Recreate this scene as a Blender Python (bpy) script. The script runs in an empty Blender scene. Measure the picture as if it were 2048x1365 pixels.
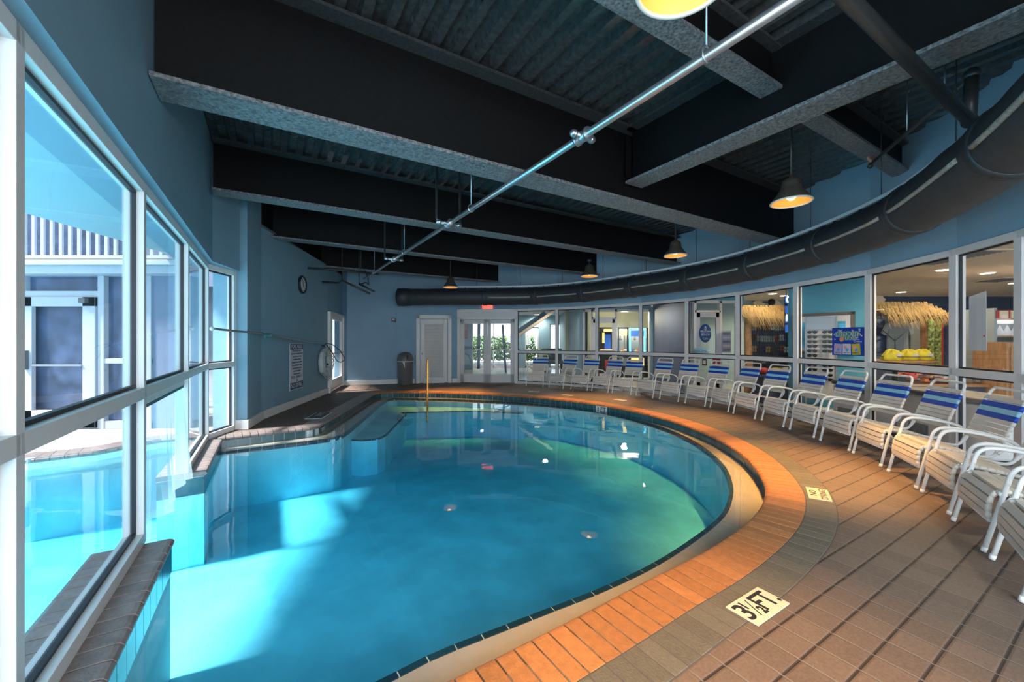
import bpy, bmesh, math, random
from mathutils import Vector, Matrix
from mathutils.geometry import delaunay_2d_cdt
random.seed(7)
S = bpy.context.scene
PI = math.pi
# ---------------------------------------------------------------- camera, world, light, exposure
EYE = 1.4
cam = bpy.data.cameras.new('camera'); cam.sensor_width = 36; cam.lens = 36*800/2048
cam.clip_start = .02; cam.clip_end = 300
co = bpy.data.objects.new('camera', cam); S.collection.objects.link(co)
co.location = (0, 0, EYE); co.rotation_euler = (PI/2, 0, 0); S.camera = co
S.view_settings.view_transform = 'Standard'; S.view_settings.look = 'None'
S.view_settings.gamma = 1; S.view_settings.use_curve_mapping = False
S.view_settings.exposure = .55
w = bpy.data.worlds.new('world'); S.world = w; w.use_nodes = True
bg = w.node_tree.nodes['Background']
bg.inputs[0].default_value = (.74, .88, 1, 1); bg.inputs[1].default_value = 1.35
def lamp(kind, name, loc, energy, color, **k):
    l = bpy.data.lights.new(name, kind); l.energy = energy; l.color = color
    rot = k.pop('rot', None)
    for a, b in k.items(): setattr(l, a, b)
    o = bpy.data.objects.new(name, l); o.location = loc
    if rot: o.rotation_euler = rot
    S.collection.objects.link(o); return o
SUN = Vector((.90, .42, -1.27)).normalized()
sun = lamp('SUN', 'sun', (-20, -10, 20), 11, (1, .97, .92), angle=math.radians(7))
sun.rotation_euler = SUN.to_track_quat('-Z', 'Y').to_euler()

def at(u, v, z=0):
    "photo point lying on the level z -> plan position"
    d = 800*(EYE-z)/(v-682.5); return ((u-1024)/800*d, d)
# beam-grid axes: A runs along the window wall, B along the big beams
AX = Vector((-.520, .854, 0)); BX = Vector((.854, .520, 0))
def ab(a, b, z=0): p = AX*a+BX*b; return Vector((p.x, p.y, z))

# ---------------------------------------------------------------- materials
def mat(name, col, rough=.5, metal=0, var=0, scale=8, bump=0, bscale=60, emit=None, es=1, spec=.5, island=0, stretch=None, alpha=None, coat=0):
    m = bpy.data.materials.new(name); m.use_nodes = True; nt = m.node_tree; n = nt.nodes; L = nt.links
    p = n['Principled BSDF']
    p.inputs['Base Color'].default_value = (*col, 1); p.inputs['Roughness'].default_value = rough
    p.inputs['Metallic'].default_value = metal; p.inputs['Specular IOR Level'].default_value = spec
    if coat: p.inputs['Coat Weight'].default_value = coat
    tc = n.new('ShaderNodeTexCoord'); src = tc.outputs['Object']
    if stretch:
        mp = n.new('ShaderNodeMapping'); mp.inputs['Scale'].default_value = stretch; L.new(src, mp.inputs[0]); src = mp.outputs[0]
    if var or island:
        hs = n.new('ShaderNodeHueSaturation'); hs.inputs['Color'].default_value = (*col, 1)
        nz = n.new('ShaderNodeTexNoise'); nz.inputs['Scale'].default_value = scale; nz.inputs['Detail'].default_value = 6
        L.new(src, nz.inputs['Vector'])
        mr = n.new('ShaderNodeMapRange'); mr.inputs[1].default_value = .3; mr.inputs[2].default_value = .7
        mr.inputs[3].default_value = 1-var; mr.inputs[4].default_value = 1+var
        L.new(nz.outputs['Fac'], mr.inputs[0]); out = mr.outputs[0]
        if island:
            g = n.new('ShaderNodeNewGeometry'); m2 = n.new('ShaderNodeMapRange')
            m2.inputs[3].default_value = 1-island; m2.inputs[4].default_value = 1+island
            L.new(g.outputs['Random Per Island'], m2.inputs[0])
            mu = n.new('ShaderNodeMath'); mu.operation = 'MULTIPLY'; L.new(out, mu.inputs[0]); L.new(m2.outputs[0], mu.inputs[1]); out = mu.outputs[0]
        L.new(out, hs.inputs['Value']); L.new(hs.outputs[0], p.inputs['Base Color'])
    if bump:
        nb = n.new('ShaderNodeTexNoise'); nb.inputs['Scale'].default_value = bscale; nb.inputs['Detail'].default_value = 4
        L.new(src, nb.inputs['Vector'])
        b = n.new('ShaderNodeBump'); b.inputs['Strength'].default_value = bump; b.inputs['Distance'].default_value = .01
        L.new(nb.outputs['Fac'], b.inputs['Height']); L.new(b.outputs[0], p.inputs['Normal'])
    if emit:
        p.inputs['Emission Color'].default_value = (*emit, 1); p.inputs['Emission Strength'].default_value = es
    if alpha is not None: p.inputs['Alpha'].default_value = alpha
    return m
def schlick(n, L, r0, k=1.0, normal=None):
    lw = n.new('ShaderNodeLayerWeight'); lw.inputs[0].default_value = .5
    if normal: L.new(normal, lw.inputs['Normal'])
    p = n.new('ShaderNodeMath'); p.operation = 'POWER'; L.new(lw.outputs['Facing'], p.inputs[0]); p.inputs[1].default_value = 5
    m = n.new('ShaderNodeMath'); m.operation = 'MULTIPLY_ADD'; L.new(p.outputs[0], m.inputs[0]); m.inputs[1].default_value = (1-r0)*k; m.inputs[2].default_value = r0*k; return m.outputs[0]
def glass(name, tint=(1, 1, 1), ior=1.45, rough=0, haze=0):
    m = bpy.data.materials.new(name); m.use_nodes = True; nt = m.node_tree; n = nt.nodes; L = nt.links; n.clear()
    o = n.new('ShaderNodeOutputMaterial'); mx = n.new('ShaderNodeMixShader'); t = n.new('ShaderNodeBsdfTransparent'); g = n.new('ShaderNodeBsdfGlossy')
    t.inputs[0].default_value = (*tint, 1); g.inputs['Roughness'].default_value = rough
    L.new(schlick(n, L, .04, .7), mx.inputs[0]); L.new(t.outputs[0], mx.inputs[1]); L.new(g.outputs[0], mx.inputs[2])
    if haze:
        d = n.new('ShaderNodeBsdfDiffuse'); d.inputs[0].default_value = (.8, .88, .95, 1); m2 = n.new('ShaderNodeMixShader')
        tc = n.new('ShaderNodeTexCoord'); nz = n.new('ShaderNodeTexNoise'); nz.inputs['Scale'].default_value = 60; nz.inputs['Detail'].default_value = 5
        mp = n.new('ShaderNodeMapping'); mp.inputs['Scale'].default_value = (1, 1, .25); L.new(tc.outputs['Object'], mp.inputs[0]); L.new(mp.outputs[0], nz.inputs['Vector'])
        mr = n.new('ShaderNodeMapRange'); mr.inputs[1].default_value = .45; mr.inputs[2].default_value = .75; mr.inputs[3].default_value = haze*.6; mr.inputs[4].default_value = haze*2.2
        L.new(nz.outputs['Fac'], mr.inputs[0]); L.new(mr.outputs[0], m2.inputs[0]); L.new(mx.outputs[0], m2.inputs[1]); L.new(d.outputs[0], m2.inputs[2]); L.new(m2.outputs[0], o.inputs[0])
    else: L.new(mx.outputs[0], o.inputs[0])
    return m
def water_mat():
    m = bpy.data.materials.new('water'); m.use_nodes = True; nt = m.node_tree; n = nt.nodes; L = nt.links; n.clear()
    o = n.new('ShaderNodeOutputMaterial'); mx = n.new('ShaderNodeMixShader'); t = n.new('ShaderNodeBsdfTransparent'); g = n.new('ShaderNodeBsdfGlossy'); g.inputs['Roughness'].default_value = .0
    tc = n.new('ShaderNodeTexCoord'); nz = n.new('ShaderNodeTexNoise'); nz.inputs['Scale'].default_value = 2.2; nz.inputs['Detail'].default_value = 2
    L.new(tc.outputs['Object'], nz.inputs['Vector'])
    b = n.new('ShaderNodeBump'); b.inputs['Strength'].default_value = .12; b.inputs['Distance'].default_value = .02
    L.new(nz.outputs['Fac'], b.inputs['Height']); L.new(b.outputs[0], g.inputs['Normal'])
    L.new(schlick(n, L, .022, 1, b.outputs[0]), mx.inputs[0]); L.new(t.outputs[0], mx.inputs[1]); L.new(g.outputs[0], mx.inputs[2]); L.new(mx.outputs[0], o.inputs[0])
    a = n.new('ShaderNodeVolumeAbsorption'); a.inputs['Color'].default_value = (.04, .80, .93, 1); a.inputs['Density'].default_value = .62
    L.new(a.outputs[0], o.inputs['Volume']); return m
def paver_mat():
    m = mat('pavers', (.2, .135, .1), .62); nt = m.node_tree; n = nt.nodes; L = nt.links; p = n['Principled BSDF']
    tc = n.new('ShaderNodeTexCoord'); sp = n.new('ShaderNodeVectorMath'); sp.operation = 'DOT_PRODUCT'; sp.inputs[1].default_value = tuple(AX)
    sq = n.new('ShaderNodeVectorMath'); sq.operation = 'DOT_PRODUCT'; sq.inputs[1].default_value = tuple(BX)
    L.new(tc.outputs['Object'], sp.inputs[0]); L.new(tc.outputs['Object'], sq.inputs[0])
    def M(op, a, b=None):
        x = n.new('ShaderNodeMath'); x.operation = op
        for i, q in enumerate((a, b)):
            if q is None: continue
            if isinstance(q, (int, float)): x.inputs[i].default_value = q
            else: L.new(q, x.inputs[i])
        return x.outputs[0]
    P = .156
    pa = M('DIVIDE', M('ADD', sp.outputs['Value'], .092), P); qb = M('DIVIDE', M('ADD', sq.outputs['Value'], .03), P)
    fa = M('FRACT', pa); fb = M('FRACT', qb)
    da = M('MINIMUM', fa, M('SUBTRACT', 1, fa)); db = M('MINIMUM', fb, M('SUBTRACT', 1, fb))
    ja = M('LESS_THAN', da, .036); jb = M('LESS_THAN', db, .028)
    cell = n.new('ShaderNodeCombineXYZ'); L.new(M('FLOOR', pa), cell.inputs[0]); L.new(M('FLOOR', qb), cell.inputs[1])
    wn = n.new('ShaderNodeTexWhiteNoise'); wn.noise_dimensions = '2D'; L.new(cell.outputs[0], wn.inputs['Vector'])
    nz = n.new('ShaderNodeTexNoise'); nz.inputs['Scale'].default_value = 90; nz.inputs['Detail'].default_value = 5; L.new(tc.outputs['Object'], nz.inputs['Vector'])
    val = M('ADD', M('MULTIPLY', wn.outputs['Value'], .22), M('ADD', M('MULTIPLY', nz.outputs['Fac'], .9), .44))
    hs = n.new('ShaderNodeHueSaturation'); hs.inputs['Color'].default_value = (.165, .112, .084, 1); L.new(val, hs.inputs['Value'])
    x1 = n.new('ShaderNodeMix'); x1.data_type = 'RGBA'; L.new(ja, x1.inputs[0]); L.new(hs.outputs[0], x1.inputs[6]); x1.inputs[7].default_value = (.035, .025, .022, 1)
    x2 = n.new('ShaderNodeMix'); x2.data_type = 'RGBA'; L.new(jb, x2.inputs[0]); L.new(x1.outputs[2], x2.inputs[6]); x2.inputs[7].default_value = (.19, .155, .13, 1)
    L.new(x2.outputs[2], p.inputs['Base Color'])
    h = M('MINIMUM', M('MULTIPLY', da, 12), M('MULTIPLY', db, 20)); h = M('ADD', M('MINIMUM', h, 1), M('MULTIPLY', nz.outputs['Fac'], .15))
    b = n.new('ShaderNodeBump'); b.inputs['Strength'].default_value = .5; b.inputs['Distance'].default_value = .006; L.new(h, b.inputs['Height']); L.new(b.outputs[0], p.inputs['Normal'])
    return m
M = dict(
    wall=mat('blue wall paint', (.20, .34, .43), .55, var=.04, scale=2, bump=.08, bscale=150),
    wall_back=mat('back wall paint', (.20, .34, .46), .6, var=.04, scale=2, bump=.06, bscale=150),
    wall_r=mat('light blue wall paint', (.27, .42, .54), .6, var=.04, scale=2),  # blue wall paint lightened to stand in for light on the curved wall
    teal=mat('teal paint', (.09, .33, .45), .6, var=.04, scale=2),
    greywall=mat('blue grey paint', (.10, .135, .23), .6, var=.05, scale=2),
    white=mat('white frame paint', (.72, .71, .70), .38, var=.03, scale=5),
    trim=mat('white trim paint', (.7, .69, .67), .45, var=.04, scale=4),
    door=mat('door paint', (.66, .65, .64), .45, var=.03, scale=4),
    gasket=mat('black gasket', (.012, .016, .025), .5),
    black=mat('black steel paint', (.004, .004, .0045), .5, var=.35, scale=30, bump=.5, bscale=260, spec=.22),
    flange=mat('black steel flange', (.17, .175, .185), .28, var=.75, scale=45, bump=.7, bscale=160),  # black steel lightened, reflected sheen and sparkle put into the base colour
    topflange=mat('black steel upper flange', (.05, .052, .056), .3, var=.6, scale=45, bump=.6, bscale=160),  # same black steel, a little of that sheen put into its colour
    deckm=mat('black roof deck', (.06, .06, .062), .18, var=.3, scale=20, bump=.12, bscale=40, spec=.9),
    galv=mat('galvanised pipe', (.5, .52, .55), .28, .9, var=.08, scale=20),
    blackpipe=mat('black pipe', (.05, .05, .05), .35, .3),
    duct=mat('duct fabric', (.028, .034, .04), .5, var=.15, scale=12, bump=.3, bscale=120),
    ductseam=mat('duct seam', (.33, .31, .28), .6, var=.3, scale=40),
    rail=mat('white track', (.7, .74, .76), .4),
    clay=mat('clay coping brick', (.42, .165, .055), .5, var=.15, scale=25, bump=.4, bscale=90, island=.16),
    clay_daylit=mat('mauve coping brick', (.24, .185, .17), .42, var=.22, scale=18, bump=.4, bscale=70, island=.12),  # same brick as clay, blue daylight put into its colour
    olive=mat('grey border brick', (.14, .12, .09), .6, var=.12, scale=40, bump=.5, bscale=90, island=.12),
    mortar=mat('mortar', (.11, .09, .08), .8, bump=.3),
    grout=mat('pale grout', (.5, .55, .55), .7),
    tile=mat('teal tile', (.035, .10, .12), .18, var=.15, scale=10, island=.18),
    tiled=mat('dark edge tile', (.01, .045, .07), .3, island=.2),
    plaster=mat('pool plaster', (.56, .84, .9), .6, var=.14, scale=2.2),
    ledge=mat('beige ledge plaster', (.46, .40, .33), .6, var=.06, scale=6),
    pavers=paver_mat(), water=water_mat(),
    glass=glass('clear glass'), glassd=glass('spotted glass', (.95, .98, 1), haze=.02), curtain=None,
    strap=mat('cream vinyl strap', (.76, .70, .62), .42, var=.05, scale=12),
    strapb=mat('blue vinyl strap', (.008, .075, .5), .4), strapl=mat('pale blue vinyl strap', (.33, .66, .84), .4),
    tube=mat('white powder coated tube', (.84, .83, .81), .25),
    brass=mat('brass rail', (.75, .5, .25), .25, .9), steel=mat('brushed steel', (.5, .5, .5), .3, .9),
    bin=mat('grey bin plastic', (.12, .12, .12), .5, var=.08), bag=mat('bin liner', (.7, .72, .75), .3),
    shade=mat('lamp shade metal', (.10, .085, .07), .35, .4), shadein=mat('lamp reflector', (.9, .5, .1), .4),
    rim=mat('lamp rim', (.7, .66, .6), .3),
    bulb=mat('bulb glow', (1, .7, .35), .5, emit=(1, .55, .16), es=9),
    dl=mat('downlight glow', (1, .9, .7), .5, emit=(1, .88, .68), es=9),
    red=mat('red plastic', (.45, .03, .02), .4), exit=mat('exit sign glow', (.8, .05, .03), .5, emit=(1, .08, .05), es=1.6),
    navy=mat('navy ink', (.02, .04, .14), .5), paper=mat('sign white', (.62, .64, .66), .5), ink=mat('black ink', (.02, .02, .025), .6),
    cream=mat('cream tile', (.72, .62, .44), .45), ring=mat('life ring', (.55, .6, .62), .5, var=.08),
    rope=mat('rope', (.5, .52, .5), .8), thatch=mat('thatch', (.36, .25, .10), .85, island=.35),
    wood=mat('warm wood', (.33, .17, .07), .45, var=.25, scale=6, stretch=(6, 6, .7)), trunk=mat('palm trunk', (.55, .29, .13), .8, var=.3, scale=9),
    ceil=mat('shop ceiling tile', (.58, .5, .38), .8, var=.03), floor2=mat('lobby floor', (.45, .45, .47), .16, var=.05, scale=3),
    lobby=mat('lobby wall', (.25, .4, .47), .6), cashw=mat('arcade wall', (.6, .6, .42), .6),
    leaf=mat('leaf', (.10, .28, .05), .5, island=.3), hedge=mat('hedge', (.12, .26, .05), .8, island=.4),
    pot=mat('pot', (.3, .36, .38), .4), dark=mat('dark void', (.02, .022, .03), .6), shop=mat('shop dark wall', (.04, .06, .11), .6),
    yellow=mat('yellow fabric', (.55, .48, .02), .7), orange=mat('orange fabric', (.55, .16, .04), .7), grey=mat('grey fabric', (.2, .23, .24), .8, var=.1, scale=5),
    cyan=mat('cyan neon', (.1, .8, 1), .5, emit=(.15, .75, 1), es=1.1), gold=mat('gold bulbs', (1, .7, .2), .5, emit=(1, .6, .15), es=1.0),
    blueglow=mat('blue glow', (.02, .1, .45), .5, emit=(.02, .12, .5), es=.45), orglow=mat('orange glow', (1, .3, .05), .5, emit=(1, .35, .1), es=1.2),
    poster=mat('poster blue', (.012, .06, .42), .35), lens=mat('dark lens', (.01, .01, .012), .1), ext=mat('exterior white', (.5, .53, .6), .5, var=.03),
    extwall=mat('exterior blue grey wall', (.22, .26, .38), .7, var=.06), extglass=mat('exterior dark glass', (.06, .09, .17), .08, var=.4, scale=4),
    soffit=mat('exterior soffit', (.36, .47, .52), .8), extdeck=mat('exterior deck', (.36, .34, .33), .7, var=.08),
    green=mat('green label', (.03, .3, .12), .5), skin=mat('tan panel', (.4, .28, .16), .6), lilac=mat('lilac print', (.45, .4, .6), .6), camo=mat('patterned cloth', (.2, .26, .07), .8, var=.95, scale=22),
)
def curtain_mat():
    m = bpy.data.materials.new('clear plastic curtain'); m.use_nodes = True; n = m.node_tree.nodes; L = m.node_tree.links; n.clear()
    o = n.new('ShaderNodeOutputMaterial'); mx = n.new('ShaderNodeMixShader'); t = n.new('ShaderNodeBsdfTransparent'); tr = n.new('ShaderNodeBsdfTranslucent'); g = n.new('ShaderNodeBsdfGlossy')
    t.inputs[0].default_value = (.84, .93, .97, 1); tr.inputs[0].default_value = (.45, .55, .6, 1); g.inputs['Roughness'].default_value = .15
    mx.inputs[0].default_value = .3; m2 = n.new('ShaderNodeMixShader'); m2.inputs[0].default_value = .06
    L.new(t.outputs[0], mx.inputs[1]); L.new(tr.outputs[0], mx.inputs[2]); L.new(mx.outputs[0], m2.inputs[1]); L.new(g.outputs[0], m2.inputs[2]); L.new(m2.outputs[0], o.inputs[0]); return m
M['curtain'] = curtain_mat()

# ---------------------------------------------------------------- mesh helpers
class MB:
    def __init__(s): s.v = []; s.f = []; s.m = []; s.s = []
    def add(s, vs, fs, m=0, sm=False):
        k = len(s.v); s.v += [tuple(v) for v in vs]; s.f += [tuple(i+k for i in f) for f in fs]; s.m += [m]*len(fs); s.s += [sm]*len(fs); return s
    def box(s, c, d, m=0, rz=0, R=None):
        x, y, z = d[0]/2, d[1]/2, d[2]/2
        R = R if R is not None else Matrix.Rotation(rz, 3, 'Z')
        vs = [Vector(c)+R@Vector((i*x, j*y, k*z)) for i in (-1, 1) for j in (-1, 1) for k in (-1, 1)]
        return s.add(vs, [(0, 1, 3, 2), (4, 6, 7, 5), (0, 4, 5, 1), (2, 3, 7, 6), (0, 2, 6, 4), (1, 5, 7, 3)], m)
    def bar(s, p, q, w, h, m=0, lift=0):     # box between two points, w across, h up
        p = Vector(p); q = Vector(q); d = q-p; L = d.length; x = d.normalized(); up = Vector((0, 0, 1))
        if abs(x.z) > .99: up = Vector((0, 1, 0))
        y = up.cross(x).normalized(); z = x.cross(y); R = Matrix((x, y, z)).transposed()
        return s.box((p+q)/2+z*lift, (L, w, h), m, R=R)
    def prism(s, poly, z0, z1, m=0):
        if sum(poly[i][0]*poly[(i+1) % len(poly)][1]-poly[(i+1) % len(poly)][0]*poly[i][1] for i in range(len(poly))) < 0: poly = poly[::-1]
        n = len(poly); vs = [(x, y, z0) for x, y in poly]+[(x, y, z1) for x, y in poly]
        return s.add(vs, [tuple(range(n-1, -1, -1)), tuple(range(n, 2*n))]+[(i, (i+1) % n, n+(i+1) % n, n+i) for i in range(n)], m)
    def seg(s, p, q, z0, z1, t, m=0, off=0): # wall slab: inner face on p->q, thickness t to the left side of p->q
        d = Vector((q[0]-p[0], q[1]-p[1])).normalized(); n = Vector((-d.y, d.x)); a = Vector(p)+n*off; b = Vector(q)+n*off
        return s.prism([tuple(a), tuple(b), tuple(b+n*t), tuple(a+n*t)], z0, z1, m)
    def tube(s, pts, r, n=8, m=0, closed=False):
        pts = [Vector(p) for p in pts]; N = len(pts); vs = []; up = None
        for i, p in enumerate(pts):
            if closed: t = (pts[(i+1) % N]-pts[i-1]).normalized()
            else: t = (pts[min(i+1, N-1)]-pts[max(i-1, 0)]).normalized()
            if up is None: up = t.orthogonal().normalized()
            up = (up-t*up.dot(t)).normalized(); sd = t.cross(up); rr = r[i] if isinstance(r, (list, tuple)) else r
            vs += [p+(up*math.cos(2*PI*k/n)+sd*math.sin(2*PI*k/n))*rr for k in range(n)]
        fs = []
        for i in range(N if closed else N-1):
            j = (i+1) % N
            fs += [(i*n+k, i*n+(k+1) % n, j*n+(k+1) % n, j*n+k) for k in range(n)]
        s.add(vs, fs, m, True)
        if not closed:
            k = len(s.v)-len(vs)
            s.f += [tuple(k+n-1-i for i in range(n)), tuple(k+(N-1)*n+i for i in range(n))]; s.m += [m]*2; s.s += [False]*2
        return s
    def lathe(s, prof, n=24, c=(0, 0, 0), m=0, R=None, sx=1):
        R = R if R is not None else Matrix.Identity(3); c = Vector(c); vs = []
        for r, z in prof: vs += [c+R@Vector((r*sx*math.cos(2*PI*k/n), r*math.sin(2*PI*k/n), z)) for k in range(n)]
        fs = [(i*n+k, i*n+(k+1) % n, (i+1)*n+(k+1) % n, (i+1)*n+k) for i in range(len(prof)-1) for k in range(n)]
        return s.add(vs, fs, m, True)
    def ball(s, c, r, m=0, n=10, sz=1): return s.lathe([(max(r*math.sin(PI*i/8), 1e-4), -r*sz*math.cos(PI*i/8)) for i in range(9)], n, c, m)
    def disc(s, c, r, m=0, n=20, R=None, sx=1): return s.lathe([(1e-4, 0), (r, 0)], n, c, m, R, sx)
def obj(name, mb, mats, parent=None, bevel=0, loc=None, rz=0):
    me = bpy.data.meshes.new(name); me.from_pydata(mb.v, [], mb.f)
    for x in (mats if isinstance(mats, (list, tuple)) else [mats]): me.materials.append(M[x] if isinstance(x, str) else x)
    me.polygons.foreach_set('material_index', mb.m); me.polygons.foreach_set('use_smooth', mb.s); me.update()
    o = bpy.data.objects.new(name, me); S.collection.objects.link(o)
    if parent: o.parent = parent
    if loc: o.location = loc; o.rotation_euler.z = rz
    if bevel:
        b = o.modifiers.new('bevel', 'BEVEL'); b.width = bevel; b.segments = 2; b.limit_method = 'ANGLE'; b.angle_limit = .7
    return o
def tag(o, label, cat, group=None, kind=None):
    o['label'] = label; o['category'] = cat
    if group: o['group'] = group
    if kind: o['kind'] = kind
    return o
def thing(name, label, cat, loc=(0, 0, 0), rz=0, group=None):
    o = bpy.data.objects.new(name, None); o.empty_display_size = .1; S.collection.objects.link(o)
    o.location = loc; o.rotation_euler.z = rz; return tag(o, label, cat, group)
def struct(name, mb=None, mats=None, bevel=0, label=None):
    if mb is None: o = bpy.data.objects.new(name, None); S.collection.objects.link(o)
    else: o = obj(name, mb, mats, bevel=bevel)
    o['kind'] = 'structure'
    if label: o['label'] = label
    return o
def dup(o, parent=None):
    c = o.copy(); S.collection.objects.link(c)
    if parent: c.parent = parent
    for ch in list(o.children): dup(ch, c)
    return c
def text(name, body, size, m, parent, loc, rot, sx=1, ext=.001, align='CENTER', bold=0):
    cu = bpy.data.curves.new(name, 'FONT'); cu.body = body; cu.size = size; cu.extrude = ext; cu.align_x = align; cu.align_y = 'CENTER'; cu.offset = bold
    t = bpy.data.objects.new('tmp', cu); S.collection.objects.link(t); bpy.context.view_layer.update()
    me = bpy.data.meshes.new_from_object(t.evaluated_get(bpy.context.evaluated_depsgraph_get()))
    bpy.data.objects.remove(t); me.name = name; me.materials.clear(); me.materials.append(M[m])
    o = bpy.data.objects.new(name, me); S.collection.objects.link(o); o.parent = parent
    o.location = loc; o.rotation_euler = rot; o.scale = (sx, 1, 1); return o
def catmull(pts, step, closed=False):
    P = [Vector((p[0], p[1])) for p in pts]; out = []
    n = len(P)
    for i in range(n if closed else n-1):
        a, b, c, d = (P[(i-1) % n] if closed or i else P[0]*2-P[1]), P[i], P[(i+1) % n], (P[(i+2) % n] if closed or i+2 < n else P[-1]*2-P[-2])
        for k in range(12):
            t = k/12; out.append(.5*((2*b)+(c-a)*t+(2*a-5*b+4*c-d)*t*t+(3*b-a-3*c+d)*t**3))
    if not closed: out.append(P[-1])
    return resample(out, step)
def resample(P, step, count=None):
    P = [Vector((p[0], p[1])) for p in P]; L = [0]
    for i in range(1, len(P)): L.append(L[-1]+(P[i]-P[i-1]).length)
    n = count or max(1, round(L[-1]/step)); out = []; j = 0
    for k in range(n+1):
        s = L[-1]*k/n
        while j < len(L)-2 and L[j+1] < s: j += 1
        t = 0 if L[j+1] == L[j] else (s-L[j])/(L[j+1]-L[j]); out.append(P[j].lerp(P[j+1], t))
    return out
def norms(P, side=-1):
    out = []
    for i in range(len(P)):
        a = P[max(i-1, 0)]; b = P[min(i+1, len(P)-1)]; t = (b-a).normalized(); out.append(Vector((-t.y, t.x))*side)
    return out
def bricks(P, prof, gap, side=-1, mb=None, m=0, smooth=False):
    "one closed island per step of P; prof = (offset outward, z) loop"
    mb = mb or MB(); N = norms(P, side)
    for i in range(len(P)-1):
        d = P[i+1]-P[i]; L = d.length; g = gap/2/L; vs = []
        for t in (g, 1-g):
            p = P[i].lerp(P[i+1], t); n = N[i].lerp(N[i+1], t).normalized()
            vs += [(p.x+n.x*o, p.y+n.y*o, z) for o, z in prof]
        k = len(prof)
        fs = [tuple(range(k)), tuple(range(2*k-1, k-1, -1))]+[(j, k+j, k+(j+1) % k, (j+1) % k) for j in range(k)]
        if side > 0: fs = [f[::-1] for f in fs]
        mb.add(vs, fs, m)
    return mb
def strip(P, a, b, side=-1, mb=None, m=0):
    "ribbon between profile points a and b=(offset,z)"
    mb = mb or MB(); N = norms(P, side); vs = []
    for p, n in zip(P, N):
        vs += [(p.x+n.x*a[0], p.y+n.y*a[0], a[1]), (p.x+n.x*b[0], p.y+n.y*b[0], b[1])]
    return mb.add(vs, [(2*i, 2*i+2, 2*i+3, 2*i+1) for i in range(len(P)-1)], m)
def fill(outer, holes, z, mb=None, m=0):
    mb = mb or MB(); vs = [Vector((p[0], p[1])) for p in outer]; fs = [list(range(len(vs)))]
    for h in holes:
        k = len(vs); vs += [Vector((p[0], p[1])) for p in h]; fs.append(list(range(k, k+len(h))))
    r = delaunay_2d_cdt(vs, [], fs, 2 if holes else 1, 1e-5)
    V = r[0]; F = r[2]
    if holes:
        def inside(pt, poly):
            c = False; n = len(poly)
            for i in range(n):
                a, b = poly[i], poly[(i+1) % n]
                if (a[1] > pt[1]) != (b[1] > pt[1]) and pt[0] < (b[0]-a[0])*(pt[1]-a[1])/(b[1]-a[1])+a[0]: c = not c
            return c
        r = delaunay_2d_cdt(vs, [(k, k+1) for k in range(len(outer)-1)], fs, 1, 1e-5); V = r[0]
        F = [f for f in r[2] if not any(inside(sum((V[i] for i in f), Vector((0, 0)))/len(f), h) for h in holes)]
    return mb.add([(v.x, v.y, z) for v in V], [tuple(f) for f in F], m)

# ================================================================ POOL
ZW, ZL, ZF = -.135, -.165, -1.0
right = [(-1.32, .98), (-.95, 1.2), (-.6, 1.44), (-.27, 1.64), (-.05, 1.78), (.18, 1.93), (.47, 2.12), (.81, 2.35), (1.23, 2.62), (1.70, 2.98), (2.06, 3.32), (2.36, 3.70), (2.55, 4.04), (2.75, 4.53), (2.9, 5.08), (2.98, 5.73), (2.97, 6.31), (2.86, 7.02), (2.64, 7.70), (2.33, 8.33), (1.90, 8.95), (.94, 9.83), (-.32, 10.52), (-1.69, 10.93), (-2.6, 11.05), (-3.3, 11.08)]
curve = catmull(right, .1)                       # the big sweep of the pool edge
corner = [(-3.3, 11.08), (-3.48, 11.06), (-3.62, 10.95), (-3.68, 10.75)]
leftrun = [(-3.68, 10.75), (-3.6, 9.9), (-3.24, 6.85), (-3.2, 6.62), (-3.28, 6.48), (-3.42, 6.38), (-4.2, 5.82), (-4.42, 5.66)]
inner = curve+[Vector(p) for p in corner[1:]]+[Vector(p) for p in leftrun[1:]]
inner_s = resample(inner, .1)
WIN = lambda y: -.929-.605*y                      # window plane in plan
wn = Vector((.854, .52))                          # from the window plane into the room
def wl(y, off=0): return Vector((WIN(y), y))+wn*off
near0, near1 = -1.6, 2.74; far0, far1 = 4.20, 5.66
pool = thing('swimming_pool', 'free-form indoor swimming pool with clear blue water and clay brick coping', 'swimming pool')
# coping and waterline
prof = [(-.012, -.042), (-.018, -.028), (-.012, -.012), (.004, -.002), (.02, 0), (.285, 0), (.285, -.05), (0, -.05)]
i_end = len(curve)
mb = bricks(resample(curve+[Vector(p) for p in corner[1:]], .098), prof, .009, mb=MB())
obj('coping', mb, 'clay', pool, bevel=.002)
mb = bricks(resample([Vector(p) for p in leftrun], .1), prof, .009); o = obj('coping', mb, 'clay_daylit', pool, bevel=.002); o['label'] = 'coping along the left deck, greyed to imitate daylight'
mb = strip(inner_s, (.0, -.012), (.29, -.006)); mb.add(*(lambda q: (q.v, q.f))(strip(inner_s, (0, -.012), (0, -.05))))
obj('coping_mortar', mb, 'mortar', pool)
mb = bricks(resample(inner, .15), [(.012, -.19), (.012, -.052), (.03, -.052), (.03, -.19)], .006); obj('waterline_tiles', mb, 'tile', pool)
obj('tile_grout', strip(inner_s, (.016, -.05), (.016, -.2)), 'grout', pool)
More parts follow.
